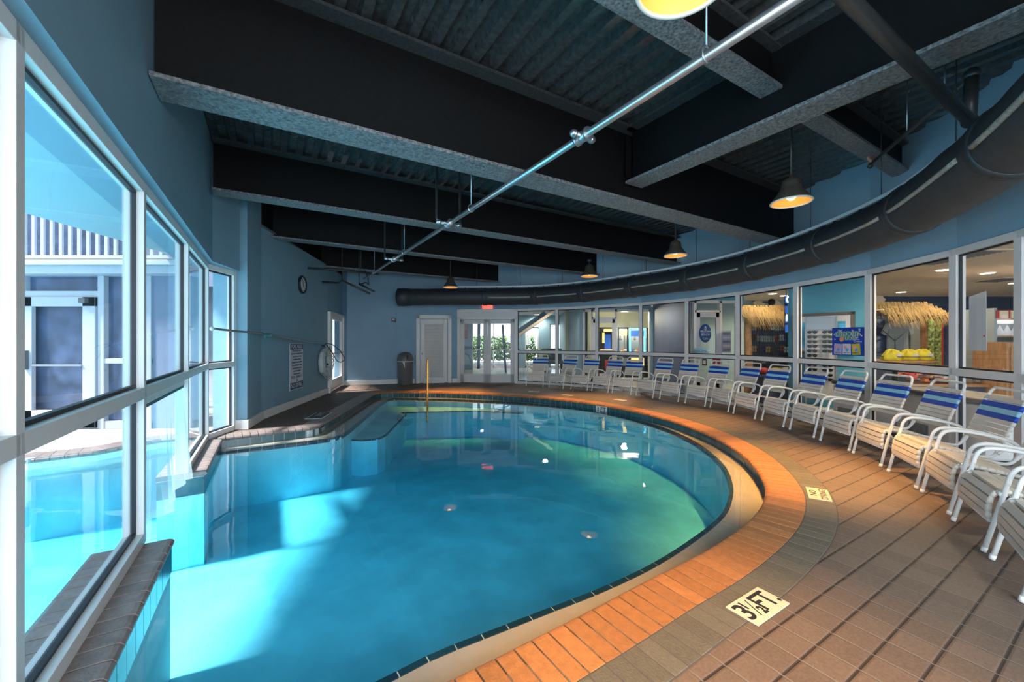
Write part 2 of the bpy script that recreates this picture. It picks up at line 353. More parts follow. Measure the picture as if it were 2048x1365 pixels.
# submerged ledge
lp = [(-1.15, 1.45), (-.9, 1.63)]+[at(*p, ZL) for p in [(760, 1365), (868, 1310), (1000, 1258), (1100, 1219), (1200, 1180), (1300, 1133), (1380, 1083), (1440, 1035), (1457, 1000), (1459, 970), (1442, 930), (1400, 893), (1350, 866), (1300, 848), (1250, 834), (1180, 820), (1100, 811), (1000, 804), (900, 799.5), (820, 797.5)]]
lpc = catmull(lp, .15)+[Vector(at(*p, ZL)) for p in [(790, 797.2), (776, 799)]]+[Vector((-3.25, 9.9))]+[Vector(at(*p, ZL)) for p in [(700, 861), (683, 872), (665, 877.5), (600, 886), (520, 895), (431, 904)]]+[Vector((-4.3, 5.5))]
li = resample(lpc, .15)
n_ = 260
O_ = resample(inner, .1, n_); I_ = resample(lpc, .1, n_)
mb = MB(); vs = []
N_ = norms(O_)
for k in range(n_+1):
    o3 = O_[k]+N_[k]*.02
    vs += [(o3.x, o3.y, -.10), (o3.x, o3.y, ZL+.005), (I_[k].x, I_[k].y, ZL)]
fs = []
for k in range(n_): fs += [(3*k+1, 3*k+4, 3*k+5, 3*k+2)]
mb.add(vs, fs); obj('ledge', mb, 'ledge', pool)
obj('ledge_edge_tiles', bricks(li, [(-.006, ZL-.05), (-.006, ZL+.006), (.032, ZL+.006), (.032, ZL-.05)], .007), 'tiled', pool)
obj('edge_grout', bricks(li, [(-.003, ZL-.06), (-.003, ZL+.004), (.028, ZL+.004), (.028, ZL-.06)], 0), 'grout', pool)
# basin: walls down from the ledge, floor in and out of doors
mb = MB(); vs = []
for k in range(n_+1):
    nn = norms(I_)[k] if k == 0 else None
    q = I_[k]; vs += [(q.x, q.y, ZL-.02), (q.x, q.y, ZF)]
mb.add(vs, [(2*k, 2*k+2, 2*k+3, 2*k+1) for k in range(n_)])
OUT = [(-13, 4.55), (-8, 4.6), (-5.75, 4.75), (-5.3, 5.1), (-5.05, 5.7), (-4.6, 5.95)]
mb.add([(-14, -4, ZF), (4, -4, ZF), (4, 12, ZF), (-14, 12, ZF)], [(0, 1, 2, 3)])
for i in range(len(OUT)-1):
    a, b = OUT[i], OUT[i+1]; mb.add([(*a, -.05), (*b, -.05), (*b, ZF), (*a, ZF)], [(0, 1, 2, 3)])
obj('basin', mb, 'plaster', pool)
# submerged seat step at the far left corner
st = [at(*p, -.33) for p in [(700, 888), (740, 886), (762, 884), (776, 876), (806, 832), (806, 818)]]+[(-3.3, 10.1), (-3.0, 7.4)]
st = [(-2.95, 7.15), (-2.62, 7.1), (-2.42, 7.2), (-2.36, 7.45), (-2.55, 9.6), (-2.75, 9.85), (-.9, 10.05), (.3, 9.75), (.3, 10.25), (-1.7, 10.65), (-3.35, 10.75), (-3.25, 9.9)]
mb = MB().prism(st, ZF, -.36); obj('steps', mb, 'plaster', pool)
e = [Vector(p) for p in st[:8]]
obj('step_edge_tiles', bricks(resample(e, .15), [(-.01, -.38), (-.01, -.352), (.02, -.352), (.02, -.38)], .007, side=-1), 'tiled', pool)
# knee walls below the windows, open in between for swimming through
for y0, y1, tail in ((near0, near1, 0), (far0, far1, 1)):
    p, q = wl(y0, .19), wl(y1, .19)
    a, b = wl(y0, -.2), wl(y1, -.2)
    obj('knee_wall', MB().prism([tuple(p), tuple(q), tuple(b), tuple(a)], ZF, -.05), 'plaster', pool)
    P = resample([p, q], .115)
    pr = [(-.012, -.048), (-.024, -.034), (-.024, -.018), (-.012, -.005), (.008, 0), (.40, 0), (.40, -.05), (0, -.05)]
    o = obj('coping', bricks(P, pr, .009, side=1), 'clay_daylit', pool, bevel=.002); o['label'] = 'coping under the windows, greyed to imitate daylight'
    obj('coping_mortar', strip(P, (-.006, -.008), (.39, -.008), side=1), 'mortar', pool)
    obj('waterline_tiles', bricks(resample([p, q], .15), [(-.008, -.24), (-.008, -.052), (.01, -.052), (.01, -.24)], .006, side=1), 'tile', pool)
    obj('tile_grout', strip([p, q], (-.004, -.05), (-.004, -.24), side=1), 'grout', pool)
    # tiled end facing the gap
    e0, e1 = (q, b) if not tail else (p, a)
    sg = 1 if not tail else -1
    obj('waterline_tiles', MB().bar((e0.x-AX.x*-.006*sg, e0.y+AX.y*.006*sg, -.145), (e1.x+AX.x*.006*sg, e1.y+AX.y*.006*sg, -.145), .012, .18), 'tile', pool)
# water body
outline = [p+n*.04 for p, n in zip(inner_s, norms(inner_s))]
poly = [(p.x, p.y) for p in outline]+[(-4.7, 6.0)]+OUT[::-1]+[(-13, -3.5), (-.2, -3.5), (-.1, -1.5)]
mb = MB(); fill(poly, [], ZW, mb)
top = list(mb.v)
k = len(mb.v); fs = list(mb.f)
mb.v += [(x, y, ZF-.1) for x, y, z in top]; mb.f += [tuple(i+k for i in f[::-1]) for f in fs]
n = len(poly)
# side skirt
base = len(mb.v); mb.v += [(x, y, ZW) for x, y in poly]+[(x, y, ZF-.1) for x, y in poly]
mb.f += [(base+i, base+n+i, base+n+(i+1) % n, base+(i+1) % n) for i in range(n)]
mb.m = [0]*len(mb.f); mb.s = [False]*len(mb.f)
wo = obj('water', mb, 'water', pool)
bm = bmesh.new(); bm.from_mesh(wo.data); bmesh.ops.remove_doubles(bm, verts=bm.verts, dist=1e-4); bmesh.ops.recalc_face_normals(bm, faces=bm.faces); bm.to_mesh(wo.data); bm.free()

# ================================================================ DECK
G = [(0.16, 13.25), (1.43, 12.68), (2.53, 11.88), (3.58, 11.1), (4.35, 9.92), (4.9, 8.65), (5.18, 7.26), (5.33, 5.95), (5.13, 4.61), (4.88, 3.81), (4.2, 2.5), (3.3, 1.1), (2.2, -.2)]
edge = [p+n*.1 for p, n in zip(inner_s, norms(inner_s))]
hole = [(p.x, p.y) for p in edge]
outer = [(-1.45, 1.2), (-.2, -.6), (.6, -1.9), (2.6, -1.9), (8, 2), (9, 8), (4, 14), (0, 13.6), (-2, 13.8), (-6, 13.5), (-6, 9), (-5, 6.2), (-4.52, 5.85)]
poly = [(p.x, p.y) for p in edge]; dk = poly+[(-4.55, 5.9), (-5.0, 6.35), (-6, 9), (-6, 13.6), (-2, 13.7), (.3, 13.5), (4, 11.8), (5.5, 8.6), (5.6, 5), (4.6, 2.4), (2.6, -.5), (2.6, -2.2), (.8, -2.2), (-.3, -.7)]
mb = MB(); fill(dk, [], -.004, mb)
struct('floor', mb, 'pavers')
# grey border bricks just outside the coping on the right
bc = catmull(right, .1)
Nn = norms(bc); bo = [p+n*.292 for p, n in zip(bc, Nn)]
bo = resample(bo, .1); bo = [p for p in bo if p.y < 10.2 and p.x > -1.2]
t1 = struct('trim_1', bricks(resample(bo, .098), [(0, .001), (.2, .001), (.2, -.03), (0, -.03)], .008), 'olive', bevel=.002, label='band of grey border bricks around the pool coping')
o = obj('mortar_bed', strip(bo, (-.01, -.0015), (.208, -.0015)), 'mortar', t1)
# outdoor deck
mb = MB(); mb.prism([OUT[0], *OUT[1:], (-4.72, 6.3), (-5.2, 7), (-5.7, 9.5), (-5.9, 14), (-14, 14)], -.06, 0); struct('trim_2', mb, 'extdeck', label='pale paving of the outdoor pool deck')
oc = resample([Vector(p) for p in OUT], .12)
o = obj('outdoor_coping', bricks(oc, [(-.01, -.05), (-.015, -.02), (.01, .004), (.3, .004), (.3, -.05)], .008, side=1), 'clay_daylit', pool)

# ================================================================ WALLS
TOP = 4.14
# upper wall above the left windows
def uw(y, off=0): return Vector((-.7925-.605*y, y))-wn*off
mb = MB().prism([tuple(uw(-2)), tuple(uw(5.5)), (-4.29, 6.3), (-4.75, 6.3), tuple(uw(5.5, .42)), tuple(uw(-2, .42))], 2.5, TOP)
struct('wall_window_side', mb, 'wall')
mb = MB().prism([(-4.4, 6.31), (-4.21, 6.36), (-4.46, 7.12), (-4.8, 7.1), (-4.72, 6.31)], 0, TOP); struct('wall_column', mb, 'wall', label='blue corner column')
mb = MB().seg((-4.46, 7.12), (-4.95, 10.75), 0, 3.44, .25)
mb.seg((-4.95, 10.75), (-5.42, 12.80), 2.2, 3.44, .25)
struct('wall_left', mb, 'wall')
mb = MB(); Bk = [(-5.75, 12.96), (-5.40, 12.74), (-5.2, 12.62), (-3.77, 13.1), (-1.81, 13.45)]
for p, q in zip(Bk, Bk[1:]): mb.seg(p, q, 0, TOP, .25)
mb.seg((-1.81, 13.45), (0.16, 13.25), 2.46, TOP, .25)
struct('wall_back', mb, 'wall_back')
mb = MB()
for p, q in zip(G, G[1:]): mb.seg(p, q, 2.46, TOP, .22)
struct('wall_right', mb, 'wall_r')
# baseboards
mb = MB().seg((-4.46, 7.12), (-4.95, 10.75), 0, .15, .03, off=-.03); mb.prism([(-4.42, 6.28), (-4.17, 6.33), (-4.42, 7.13), (-4.5, 7.12), (-4.42, 6.4)], 0, .15); struct('baseboard_left', mb, 'trim', bevel=.006)
mb = MB()
for p, q in ((Bk[1], Bk[2]), (Bk[2], Bk[3]), (Bk[3], (-3.21, 13.2)), ((-2.01, 13.415), Bk[4])): mb.seg(p, q, 0, .15, .03, off=-.03)
struct('baseboard_back', mb, 'trim', bevel=.006)

# ================================================================ CEILING
mb = MB(); a0, a1, b0, b1 = -3.2, 14.6, -.75, 9.6; p = .2; zt = 4.09; b = b0
vs = []; prf = []
while b < b1:
    prf += [(b, zt), (b+.08, zt), (b+.1, zt+.07), (b+.18, zt+.07)]; b += p
for bb, z in prf: vs += [ab(a0, bb, z), ab(a1, bb, z)]
mb.add(vs, [(2*i, 2*i+1, 2*i+3, 2*i+2) for i in range(len(prf)-1)])
mb.add([ab(a0, b0, zt+.12), ab(a1, b0, zt+.12), ab(a1, b1, zt+.12), ab(a0, b1, zt+.12)], [(0, 1, 2, 3)])
struct('ceiling', mb, 'deckm', label='corrugated black steel roof deck')
def bend(a, z=0, prefer=1):
    "where the line a=const meets the right-hand wall"
    best = None; path = [Vector(x) for x in [Bk[4]]+G]
    for p, q in zip(path, path[1:]):
        pa, qa = p.dot(AX.xy), q.dot(AX.xy)
        if (pa-a)*(qa-a) <= 0 and pa != qa:
            r = p.lerp(q, (a-pa)/(qa-pa)); s = r.dot(BX.xy)
            if best is None or s > best: best = s
    return best
def ibeam(name, label, s0, s1, c, w, z0, z1, along='b', group=None):
    "I section along b at a=c (or along a at b=c); c is the web line"
    f = .03
    def P(s, t, z): return ab(t, s, z) if along == 'b' else ab(s, t, z)
    t = thing(name, label, 'beam', P((s0+s1)/2, c, 0), 0, group); L = t.location.copy()
    def bx(t0, t1, za, zb):
        pts = [P(s, tt, z)-Vector((L.x, L.y, 0)) for s in (s0, s1) for tt in (t0, t1) for z in (za, zb)]
        return MB().add(pts, [(0, 1, 3, 2), (4, 6, 7, 5), (0, 4, 5, 1), (2, 3, 7, 6), (0, 2, 6, 4), (1, 5, 7, 3)])
    obj('web', bx(c-.012, c+.012, z0+f*.5, z1-.01), 'black', t)
    obj('bottom_flange', bx(c-w/2, c+w/2, z0, z0+f), 'flange', t); obj('top_flange', bx(c-w/2, c+w/2, z1-.03, z1), 'topflange', t)
    return t
G1 = 'deep black steel beams across the room'
bA = ibeam('steel_beam', 'deepest black steel beam, crossing the whole room over the near half of the pool', -.66, bend(3.587)+.05, 3.587, .326, 3.12, 4.05)
ibeam('steel_beam', 'second black cross beam, just behind the deepest one', -.62, bend(6.52)+.03, 6.52, .26, 3.35, 4.03)
ibeam('steel_beam', 'third black cross beam, over the far half of the pool', -.35, bend(8.86)+.03, 8.86, .24, 3.35, 4.03)
ibeam('steel_beam', 'farthest black cross beam, in front of the back wall', .75, bend(11.62)+.02, 11.62, .24, 3.35, 4.03)
bE = ibeam('steel_beam', 'black beam running toward the viewer from the deepest beam, over the chairs', 3.5, -3.1, 3.92, .29, 3.35, 4.05, 'a')
ibeam('steel_beam', 'shallow near black cross beam passing behind the nearest lamp', -.66, 3.9, 1.88, .19, 3.65, 4.04)
ibeam('steel_beam', 'short black beam between the lengthwise beam and the curved wall', 3.94, bend(1.88)+.03, 1.88, .19, 3.65, 4.04)
# ring beam on the left wall
t = thing('steel_beam', 'black edge beam sitting on top of the clock wall', 'beam', (-4.7, 9, 0))
L_ = Vector((-4.7, 9)); q0, q1 = Vector((-4.44, 7.0))-L_, Vector((-5.38, 12.72))-L_
obj('web', MB().seg(q0, q1, 3.44, 4.08, .1), 'black', t); obj('bottom_flange', MB().seg(q0, q1, 3.43, 3.455, .2, off=-.05), 'flange', t)
# bolted end plate of the lengthwise beam
c = ab(3.57, 3.92, 0); pl = MB(); bl = MB()
for db_ in (-.06, .06):
    pl.box(ab(3.53, 3.92+db_, 3.7), (.008, .1, .5), rz=math.atan2(BX.y, BX.x)+PI/2)
o = obj('clip_angle', pl, 'black', bE, loc=-Vector((bE.location.x, bE.location.y, 0)))
for k in range(7):
    bl.ball(ab(3.555, 3.86, 3.5+k*.068)-Vector((0, 0, 0)), .012)
obj('bolt_row', bl, 'flange', bE, loc=-Vector((bE.location.x, bE.location.y, 0)))

# ================================================================ LEFT WINDOWS
def post(mb, p, z0, z1, w=.06, d=.11, rz=0): mb.box((p[0], p[1], (z0+z1)/2), (w, d, z1-z0), 0, rz)
angW = math.atan2(AX.y, AX.x)
ys = [1.36, 2.745, 4.235, 5.66]
def window(idx, p, q, z0, z1, mid, label, gm='glassd', lower=True, frame_w=.06, depth=.11, gas=True, left_post=True, right_post=True, off=0):
    "glazed bay between plan points p and q"
    o = struct('window_%d' % idx); o['label'] = label
    p = Vector(p); q = Vector(q); d = (q-p).normalized(); ang = math.atan2(d.y, d.x)
    f = MB()
    def rail(za, zb): f.bar((p.x, p.y, (za+zb)/2), (q.x, q.y, (za+zb)/2), depth, zb-za)
    if left_post: post(f, p, z0, z1, frame_w, depth, ang)
    if right_post: post(f, q, z0, z1, frame_w, depth, ang)
    rail(z1-.075, z1); rail(mid-.04, mid+.04)
    if lower: rail(z0, z0+.075)
    obj('window_frame', f, 'white', o, bevel=.003)
    a = p+d*frame_w*.55; b = q-d*frame_w*.55
    for za, zb in ([(mid+.045, z1-.08)]+([(z0+.08, mid-.045)] if lower else [])):
        obj('pane', MB().bar((a.x, a.y, (za+zb)/2), (b.x, b.y, (za+zb)/2), .008, zb-za), gm, o)
        if gas:
            g = MB()
            for z in (za+.006, zb-.006): g.bar((a.x, a.y, z), (b.x, b.y, z), .03, .018)
            for e in (a, b): g.box((e.x, e.y, (za+zb)/2), (.018, .03, zb-za), 0, ang)
            obj('gasket', g, 'gasket', o)
    return o
k = 1
prev = None
window(1, wl(-.1), wl(ys[0]), 0, 2.5, 1.04, 'window bay beside the viewer')
window(2, wl(ys[0]), wl(ys[1]), 0, 2.5, 1.04, 'largest, nearest window bay on the left', left_post=False)
w3 = window(3, wl(ys[1]), wl(ys[2]), 0, 2.5, 1.04, 'window bay above the swim-through gap', lower=False, left_post=False)
window(4, wl(ys[2]), (-4.36, 5.66), 0, 2.5, 1.04, 'narrow window bay beyond the swim-through gap', left_post=False)
window(5, (-4.36, 5.66), (-4.41, 6.29), 0, 2.5, 1.04, 'end window bay beside the blue column', left_post=False)
# hanging plastic curtain in the gap
cu = thing('strip_curtain', 'clear plastic curtain hanging in the swim-through gap under the window', 'curtain', (*wl(3.5, .0), 0))
o_ = Vector(wl(3.5)); r0, r1 = wl(2.8)-o_, wl(4.2)-o_
obj('curtain_rail', MB().bar((r0.x, r0.y, .965), (r1.x, r1.y, .965), .05, .05), 'white', cu, bevel=.004)
obj('curtain_track', MB().bar((r0.x, r0.y, .925), (r1.x, r1.y, .925), .035, .03), mat('teal rubber', (.01, .12, .14), .5, bump=.5), cu)
mb = MB(); nx, nz = 90, 14; vs = []
for i in range(nx+1):
    t = i/nx; p = r0.lerp(r1, t)
    for j in range(nz+1):
        h = j/nz; zb = -.03+.05*math.sin(t*9)-.05*t; z = .92+(zb-.92)*h
        off = (.018*math.sin(t*40+1.5*math.sin(h*3))+.02*math.sin(t*13+2))*(.25+h)+.06*h*t
        vs.append((p.x+wn.x*off, p.y+wn.y*off, z))
mb.add(vs, [(i*(nz+1)+j, (i+1)*(nz+1)+j, (i+1)*(nz+1)+j+1, i*(nz+1)+j+1) for i in range(nx) for j in range(nz)], 0, True)
obj('curtain_sheet', mb, 'curtain', cu)

# ================================================================ CURVED GLASS WALL
names = ['beside the double doors', 'second from the double doors', 'before the arcade', 'between the arcade and the grey wall', 'in front of the cafe door', 'in front of the sandal hut', 'with the blue ice cream poster', 'in front of the shirt hut', 'with the white paper sheet', 'beside the nearest chairs', 'at the right rear', 'behind the viewer']
for i, (p, q) in enumerate(zip(G, G[1:])):
    window(6+i, p, q, 0, 2.46, 1.045, 'curved glass wall bay '+names[i], gm='glass', frame_w=.09, depth=.1, left_post=(i == 0))

# ================================================================ LAMPS
def pendant(x, y, z, top, label, power=1.0):
    t = thing('pendant_lamp', label, 'lamp', (x, y, z), 0, 'bell-shaped pendant lamps under the beams')
    pr = [(.2, 0), (.198, .012), (.112, .135), (.105, .15), (.1, .155), (.098, .2), (.085, .245), (.05, .27), (.03, .28), (.03, .3), (.001, .3)]
    obj('lamp_shade', MB().lathe(pr, 32), 'shade', t)
    obj('reflector', MB().lathe([(.19, .002), (.105, .13), (.001, .14)], 32), 'shadein', t)
    obj('shade_rim', MB().lathe([(.186, .004), (.19, -.006), (.202, -.008), (.207, .002), (.203, .012), (.196, .012)], 32), 'rim', t)
    obj('bulb', MB().ball((0, 0, .07), .05), 'bulb', t)
    s = MB().tube([(0, 0, .29), (0, 0, top-z)], .012, 8); s.tube([(0, 0, top-z-.04), (0, 0, top-z)], .045, 12); obj('stem', s, 'blackpipe', t)
    l = lamp('SPOT', 'lamp_light', (x, y, z+.05), 1500*power, (1, .52, .14), spot_size=math.radians(58), spot_blend=.9, shadow_soft_size=.05)
pendant(.74, 1.72, 2.95, 4.06, 'nearest bell pendant lamp, cut off by the top of the photo', 1)
pendant(3.12, 4.47, 2.95, 4.06, 'bell pendant lamp hanging in front of the curved wall over the chairs', 2.2)
pendant(2.97, 7.27, 2.95, 4.06, 'bell pendant lamp below the end of the second cross beam', 1.4)
pendant(1.85, 9.57, 2.95, 3.35, 'bell pendant lamp below the third cross beam', 1.4)
pendant(-1.66, 10.8, 2.85, 4.06, 'farthest bell pendant lamp, in front of the dark duct by the louvred door', 1.5)

# ================================================================ DUCT
dp = catmull([(-3.45, 12.25), (-1.75, 12.15), (.21, 12.05), (1.3, 11.6), (2.22, 10.86), (3.2, 9.6), (3.8, 8.66), (4.2, 7.6), (4.38, 6.5), (4.38, 5.5), (4.22, 4.5), (3.98, 3.85), (3.58, 3.06), (3.2, 2.4), (2.8, 1.8), (2.3, 1.1), (1.5, .0), (.7, -1.2)], .12)
du = thing('air_duct', 'long dark fabric air duct curving along the wall above the glass', 'duct', (0, 0, 0))
R0 = .255; zc = 2.74
rad = [R0*(.985+.015*math.cos(i*1.3)) for i in range(len(dp))]
obj('sleeve', MB().tube([(p.x, p.y, zc) for p in dp], rad, 28), 'duct', du)
e = dp[0]; dn = (dp[0]-dp[1]).normalized()
obj('end_cap', MB().tube([(e.x-dn.x*.35, e.y-dn.y*.35, zc), (e.x-dn.x*.1, e.y-dn.y*.1, zc), (e.x+dn.x*.02, e.y+dn.y*.02, zc), (e.x+dn.x*.05, e.y+dn.y*.05, zc)], [R0*1.03, R0*1.08, R0*1.06, R0*.8], 28), 'duct', du)
Nd = norms(dp)
for s0 in range(22, len(dp)-4, 13):       # joint rings with the pale seam lines between them
    p = dp[s0]; q = dp[s0+1]; d = (q-p).normalized()
    obj('joint_ring', MB().tube([(p.x+d.x*t, p.y+d.y*t, zc) for t in (-.06, -.05, -.015, 0, .015, .05, .06)], [R0*x for x in (1.0, 1.03, 1.045, 1.02, 1.045, 1.03, 1.0)], 28), 'duct', du)
for s0 in range(22, len(dp)-14, 13):
    pts = []; a = math.radians(-10)
    for j in range(s0+1, s0+13):
        n = Nd[j]; sgn = -1 if n.dot(Vector((0, 6))-dp[j]) < 0 else 1
        pts.append((dp[j].x+n.x*sgn*R0*math.cos(a)*1.01, dp[j].y+n.y*sgn*R0*math.cos(a)*1.01, zc+R0*math.sin(a)))
    mb = MB(); vs = []
    for x, y, z in pts: vs += [(x, y, z-.02), (x, y, z+.02)]
    obj('seam', MB().tube(pts, .02, 6), 'ductseam', du)
tr = MB(); rp = [(p.x, p.y) for p in dp[14:]]
for p, q in zip(rp, rp[1:]): tr.bar((*p, 3.045), (*q, 3.045), .05, .04)
ht = thing('duct_track', 'white suspension track running above the dark duct', 'track', (0, 0, 0))
obj('track', tr, 'rail', ht)
for i in range(3, len(rp), 4): obj('clip', MB().box((*rp[i], 3.01), (.03, .03, .05)), 'gasket', ht)
for i in range(6, len(rp), 11): obj('hanger_rod', MB().tube([(*rp[i], 3.05), (*rp[i], 4.1)], .006, 6), 'blackpipe', ht)

# ================================================================ PIPES
def piping(name, label, cat='pipe', loc=(0, 0, 0)): return thing(name, label, cat, loc)
zp = 3.0; t = piping('sprinkler_pipe', 'long silver sprinkler main crossing under the black beams')
obj('pipe', MB().tube([ab(-1.5, 2.1, zp), ab(10.75, 2.1, zp)], .029, 14), 'galv', t)
for aa, kind in ((2.385, 0), (5.1, 1), (7.9, 1)):
    f = MB().tube([ab(aa-.06, 2.1, zp), ab(aa+.06, 2.1, zp)], .043, 12); f.tube([ab(aa-.07, 2.1, zp), ab(aa-.05, 2.1, zp)], .05, 12); f.tube([ab(aa+.05, 2.1, zp), ab(aa+.07, 2.1, zp)], .05, 12)
    w_ = .12 if kind == 0 else .2
    f.tube([ab(aa, 2.1-w_*.8, zp), ab(aa, 2.1+w_*.8, zp)], .024, 10); f.ball(ab(aa, 2.1-w_*.8, zp), .029); f.ball(ab(aa, 2.1+w_*.8, zp), .029); f.tube([ab(aa, 2.1-w_*.8, zp), ab(aa, 2.1-w_*.6, zp)], .03, 10); f.tube([ab(aa, 2.1+w_*.6, zp), ab(aa, 2.1+w_*.8, zp)], .03, 10)
    obj('tee_fitting', f, 'galv', t)
    if kind:
        for sg in (-1, 1): obj('riser', MB().tube([ab(aa, 2.1+sg*w_*.8, zp), ab(aa+.02, 2.1+sg*w_*.85, zp+.06), ab(aa+.02, 2.1+sg*w_*.85, 4.08)], .018, 8), 'blackpipe', t)
for aa in (1.35, 4.4, 7.2, 9.6):
    obj('hanger', MB().tube([ab(aa, 2.1, zp+.05), ab(aa, 2.1, 4.09)], .006, 6).tube([ab(aa, 2.1+.04*math.sin(x), zp+.01+.045*math.cos(x)) for x in [i*PI/6 for i in range(12)]], .006, 6, closed=True), 'galv', t)
t = piping('drain_pipe', 'thick dark pipe crossing at the top right with an upright end')
p0 = Vector((-1.0, .43, 3.2)); p1 = Vector((3.74, 3.27, 3.2)); d = (p1-p0).normalized()
obj('pipe', MB().tube([Vector((.2, 1.18, 3.2)), p1], .042, 14), 'blackpipe', t)
obj('riser', MB().tube([p1-d*.02-Vector((0, 0, .03)), p1+Vector((.02, 0, .38))], .045, 14).ball(p1, .055).ball(p1+Vector((.02, 0, .38)), .055), 'blackpipe', t)
t = piping('sprinkler_branch', 'thin dark sprinkler branch with a pink-rimmed head below the short beam')
obj('pipe', MB().tube([p1+Vector((.02, 0, .36)), (4.3, 4.8, 3.52)], .02, 10), 'blackpipe', t)
obj('sprinkler_head', MB().ball((4.3, 4.8, 3.5), .03), 'blackpipe', t)
obj('escutcheon', MB().lathe([(.02, -.01), (.05, -.01), (.055, 0), (.05, .01), (.02, .01)], 16, (4.28, 4.76, 3.57), R=Matrix.Rotation(1.2, 3, 'X')), mat('copper rim', (.5, .26, .2), .4), t)
for q in ((4.05, 4.1), (3.84, 3.55)): obj('hanger_rod', MB().tube([(*q, 3.53), (*q, 4.1)], .007, 6), 'galv', t)
# far corner pipes
D = 10.2
def pt(u, v, d=D): return ((u-1024)/800*d, d, EYE-(v-682.5)/800*d)
t = piping('sprinkler_branch', 'dark horizontal sprinkler branch hanging in the far left corner above the clock')
obj('pipe', MB().tube([pt(612, 536, 9.3), pt(700, 542, 9.9), pt(757, 549, 10.4)], .025, 8), 'blackpipe', t)
for u in (619, 684, 722): obj('hanger_rod', MB().tube([pt(u, 540, 9.8), (pt(u, 540, 9.8)[0], 9.8, 4.1)], .009, 6), 'blackpipe', t)
t = piping('pipe_bracket', 'pair of black angled rails hanging in the far left corner below the sprinkler branch', 'bracket')
obj('left_rail', MB().tube([pt(645, 564), pt(677, 566), pt(684, 561), pt(740, 588)], .026, 8), 'blackpipe', t)
obj('right_rail', MB().tube([pt(718, 568), pt(749, 584)], .026, 8), 'blackpipe', t)
obj('hook', MB().tube([pt(718, 570), pt(732, 565), pt(737, 570), pt(736, 555), pt(730, 543)], .018, 8), 'blackpipe', t)
obj('hanger_rod', MB().tube([pt(718, 568), pt(718, 480)], .012, 6).tube([pt(684, 561), pt(684, 480)], .012, 6), 'blackpipe', t)

# ================================================================ LEFT WALL THINGS
wd = Vector((-4.95+4.46, 10.75-7.12)).normalized(); wr = Vector((wd.y, -wd.x))     # along the wall, into the room
angL = math.atan2(wd.y, wd.x)
def onleft(u, off=.0):
    k = (u-1024)/800; # ray meets wall
    s = (k*7.12+4.46)/(wd.x-k*wd.y); p = Vector((-4.46, 7.12))+wd*s+wr*off; return p
RW = Matrix(((wd.x, 0, wr.x), (wd.y, 0, wr.y), (0, 1, 0)))       # local x along wall, y up, z out
p = onleft(603); t = thing('wall_clock', 'round white wall clock with black rim on the blue left wall', 'clock', (p.x, p.y, 2.66))
obj('rim', MB().lathe([(.16, 0), (.2, 0), (.205, .03), (.19, .05), (.165, .045), (.16, .03)], 40, R=RW), 'gasket', t)
obj('dial', MB().disc(wr.to_3d()*.028, .165, R=RW, n=40), 'paper', t)
h = MB(); h.bar(wr.to_3d()*.036, wr.to_3d()*.036+RW@Vector((.05, -.07, 0)), .008, .006); h.bar(wr.to_3d()*.036, wr.to_3d()*.036+RW@Vector((-.02, .12, 0)), .008, .006)
obj('hands', h, 'ink', t)
for i in range(12): a = i*PI/6; obj('hour_mark', MB().bar(wr.to_3d()*.032+RW@Vector((.125*math.cos(a), .125*math.sin(a), 0)), wr.to_3d()*.032+RW@Vector((.15*math.cos(a), .15*math.sin(a), 0)), .01, .004), 'ink', t)
# pool rules sign
a_, b_ = onleft(577.5, .02), onleft(603.5, .02); p = (a_+b_)/2; wS = (b_-a_).length; Hs = .99
t = thing('pool_rules_sign', 'tall white pool rules sign with navy bands reading NO DIVING at the bottom', 'sign', (p.x, p.y, .86))
def lb(c, d): return MB().box(RW@Vector(c), d, R=RW)
obj('board', lb((0, 0, 0), (wS, Hs, .012)), 'paper', t, bevel=.002)
obj('top_band', lb((0, Hs/2-.075, .007), (wS*.98, .12, .006)), 'navy', t); obj('bottom_band', lb((0, -Hs/2+.085, .007), (wS*.98, .14, .006)), 'navy', t)
eu = (PI/2, 0, angL)
eul = RW.to_euler()
def wt(name, s, size, m, y, sx=1, off=.012, par=None): return text(name, s, size, m, par or t, RW@Vector((0, y, off)), eul, sx)
wt('heading', 'POOL RULES', .12, 'paper', Hs/2-.075, wS/.80); wt('footer', 'NO DIVING', .14, 'paper', -Hs/2+.085, wS/.83)
rules = ['NO LIFEGUARD ON DUTY', 'NO FOOD OR DRINKS IN POOL', 'OR ON POOL WET DECK', 'NO ANIMALS IN POOL', 'SHOWER BEFORE ENTERING', 'POOL HOURS 8AM TO 10PM', 'NO GLASS IN POOL AREA', 'DO NOT SWALLOW', 'THE POOL WATER']
for i, r in enumerate(rules): wt('rule_line', r, .05, 'navy', .33-i*.062, .85)
wt('capacity_line', 'POOL CAPACITY', .08, 'navy', -.232, .95, .008); wt('capacity_line', '18', .075, 'navy', -.305, 1, .008)
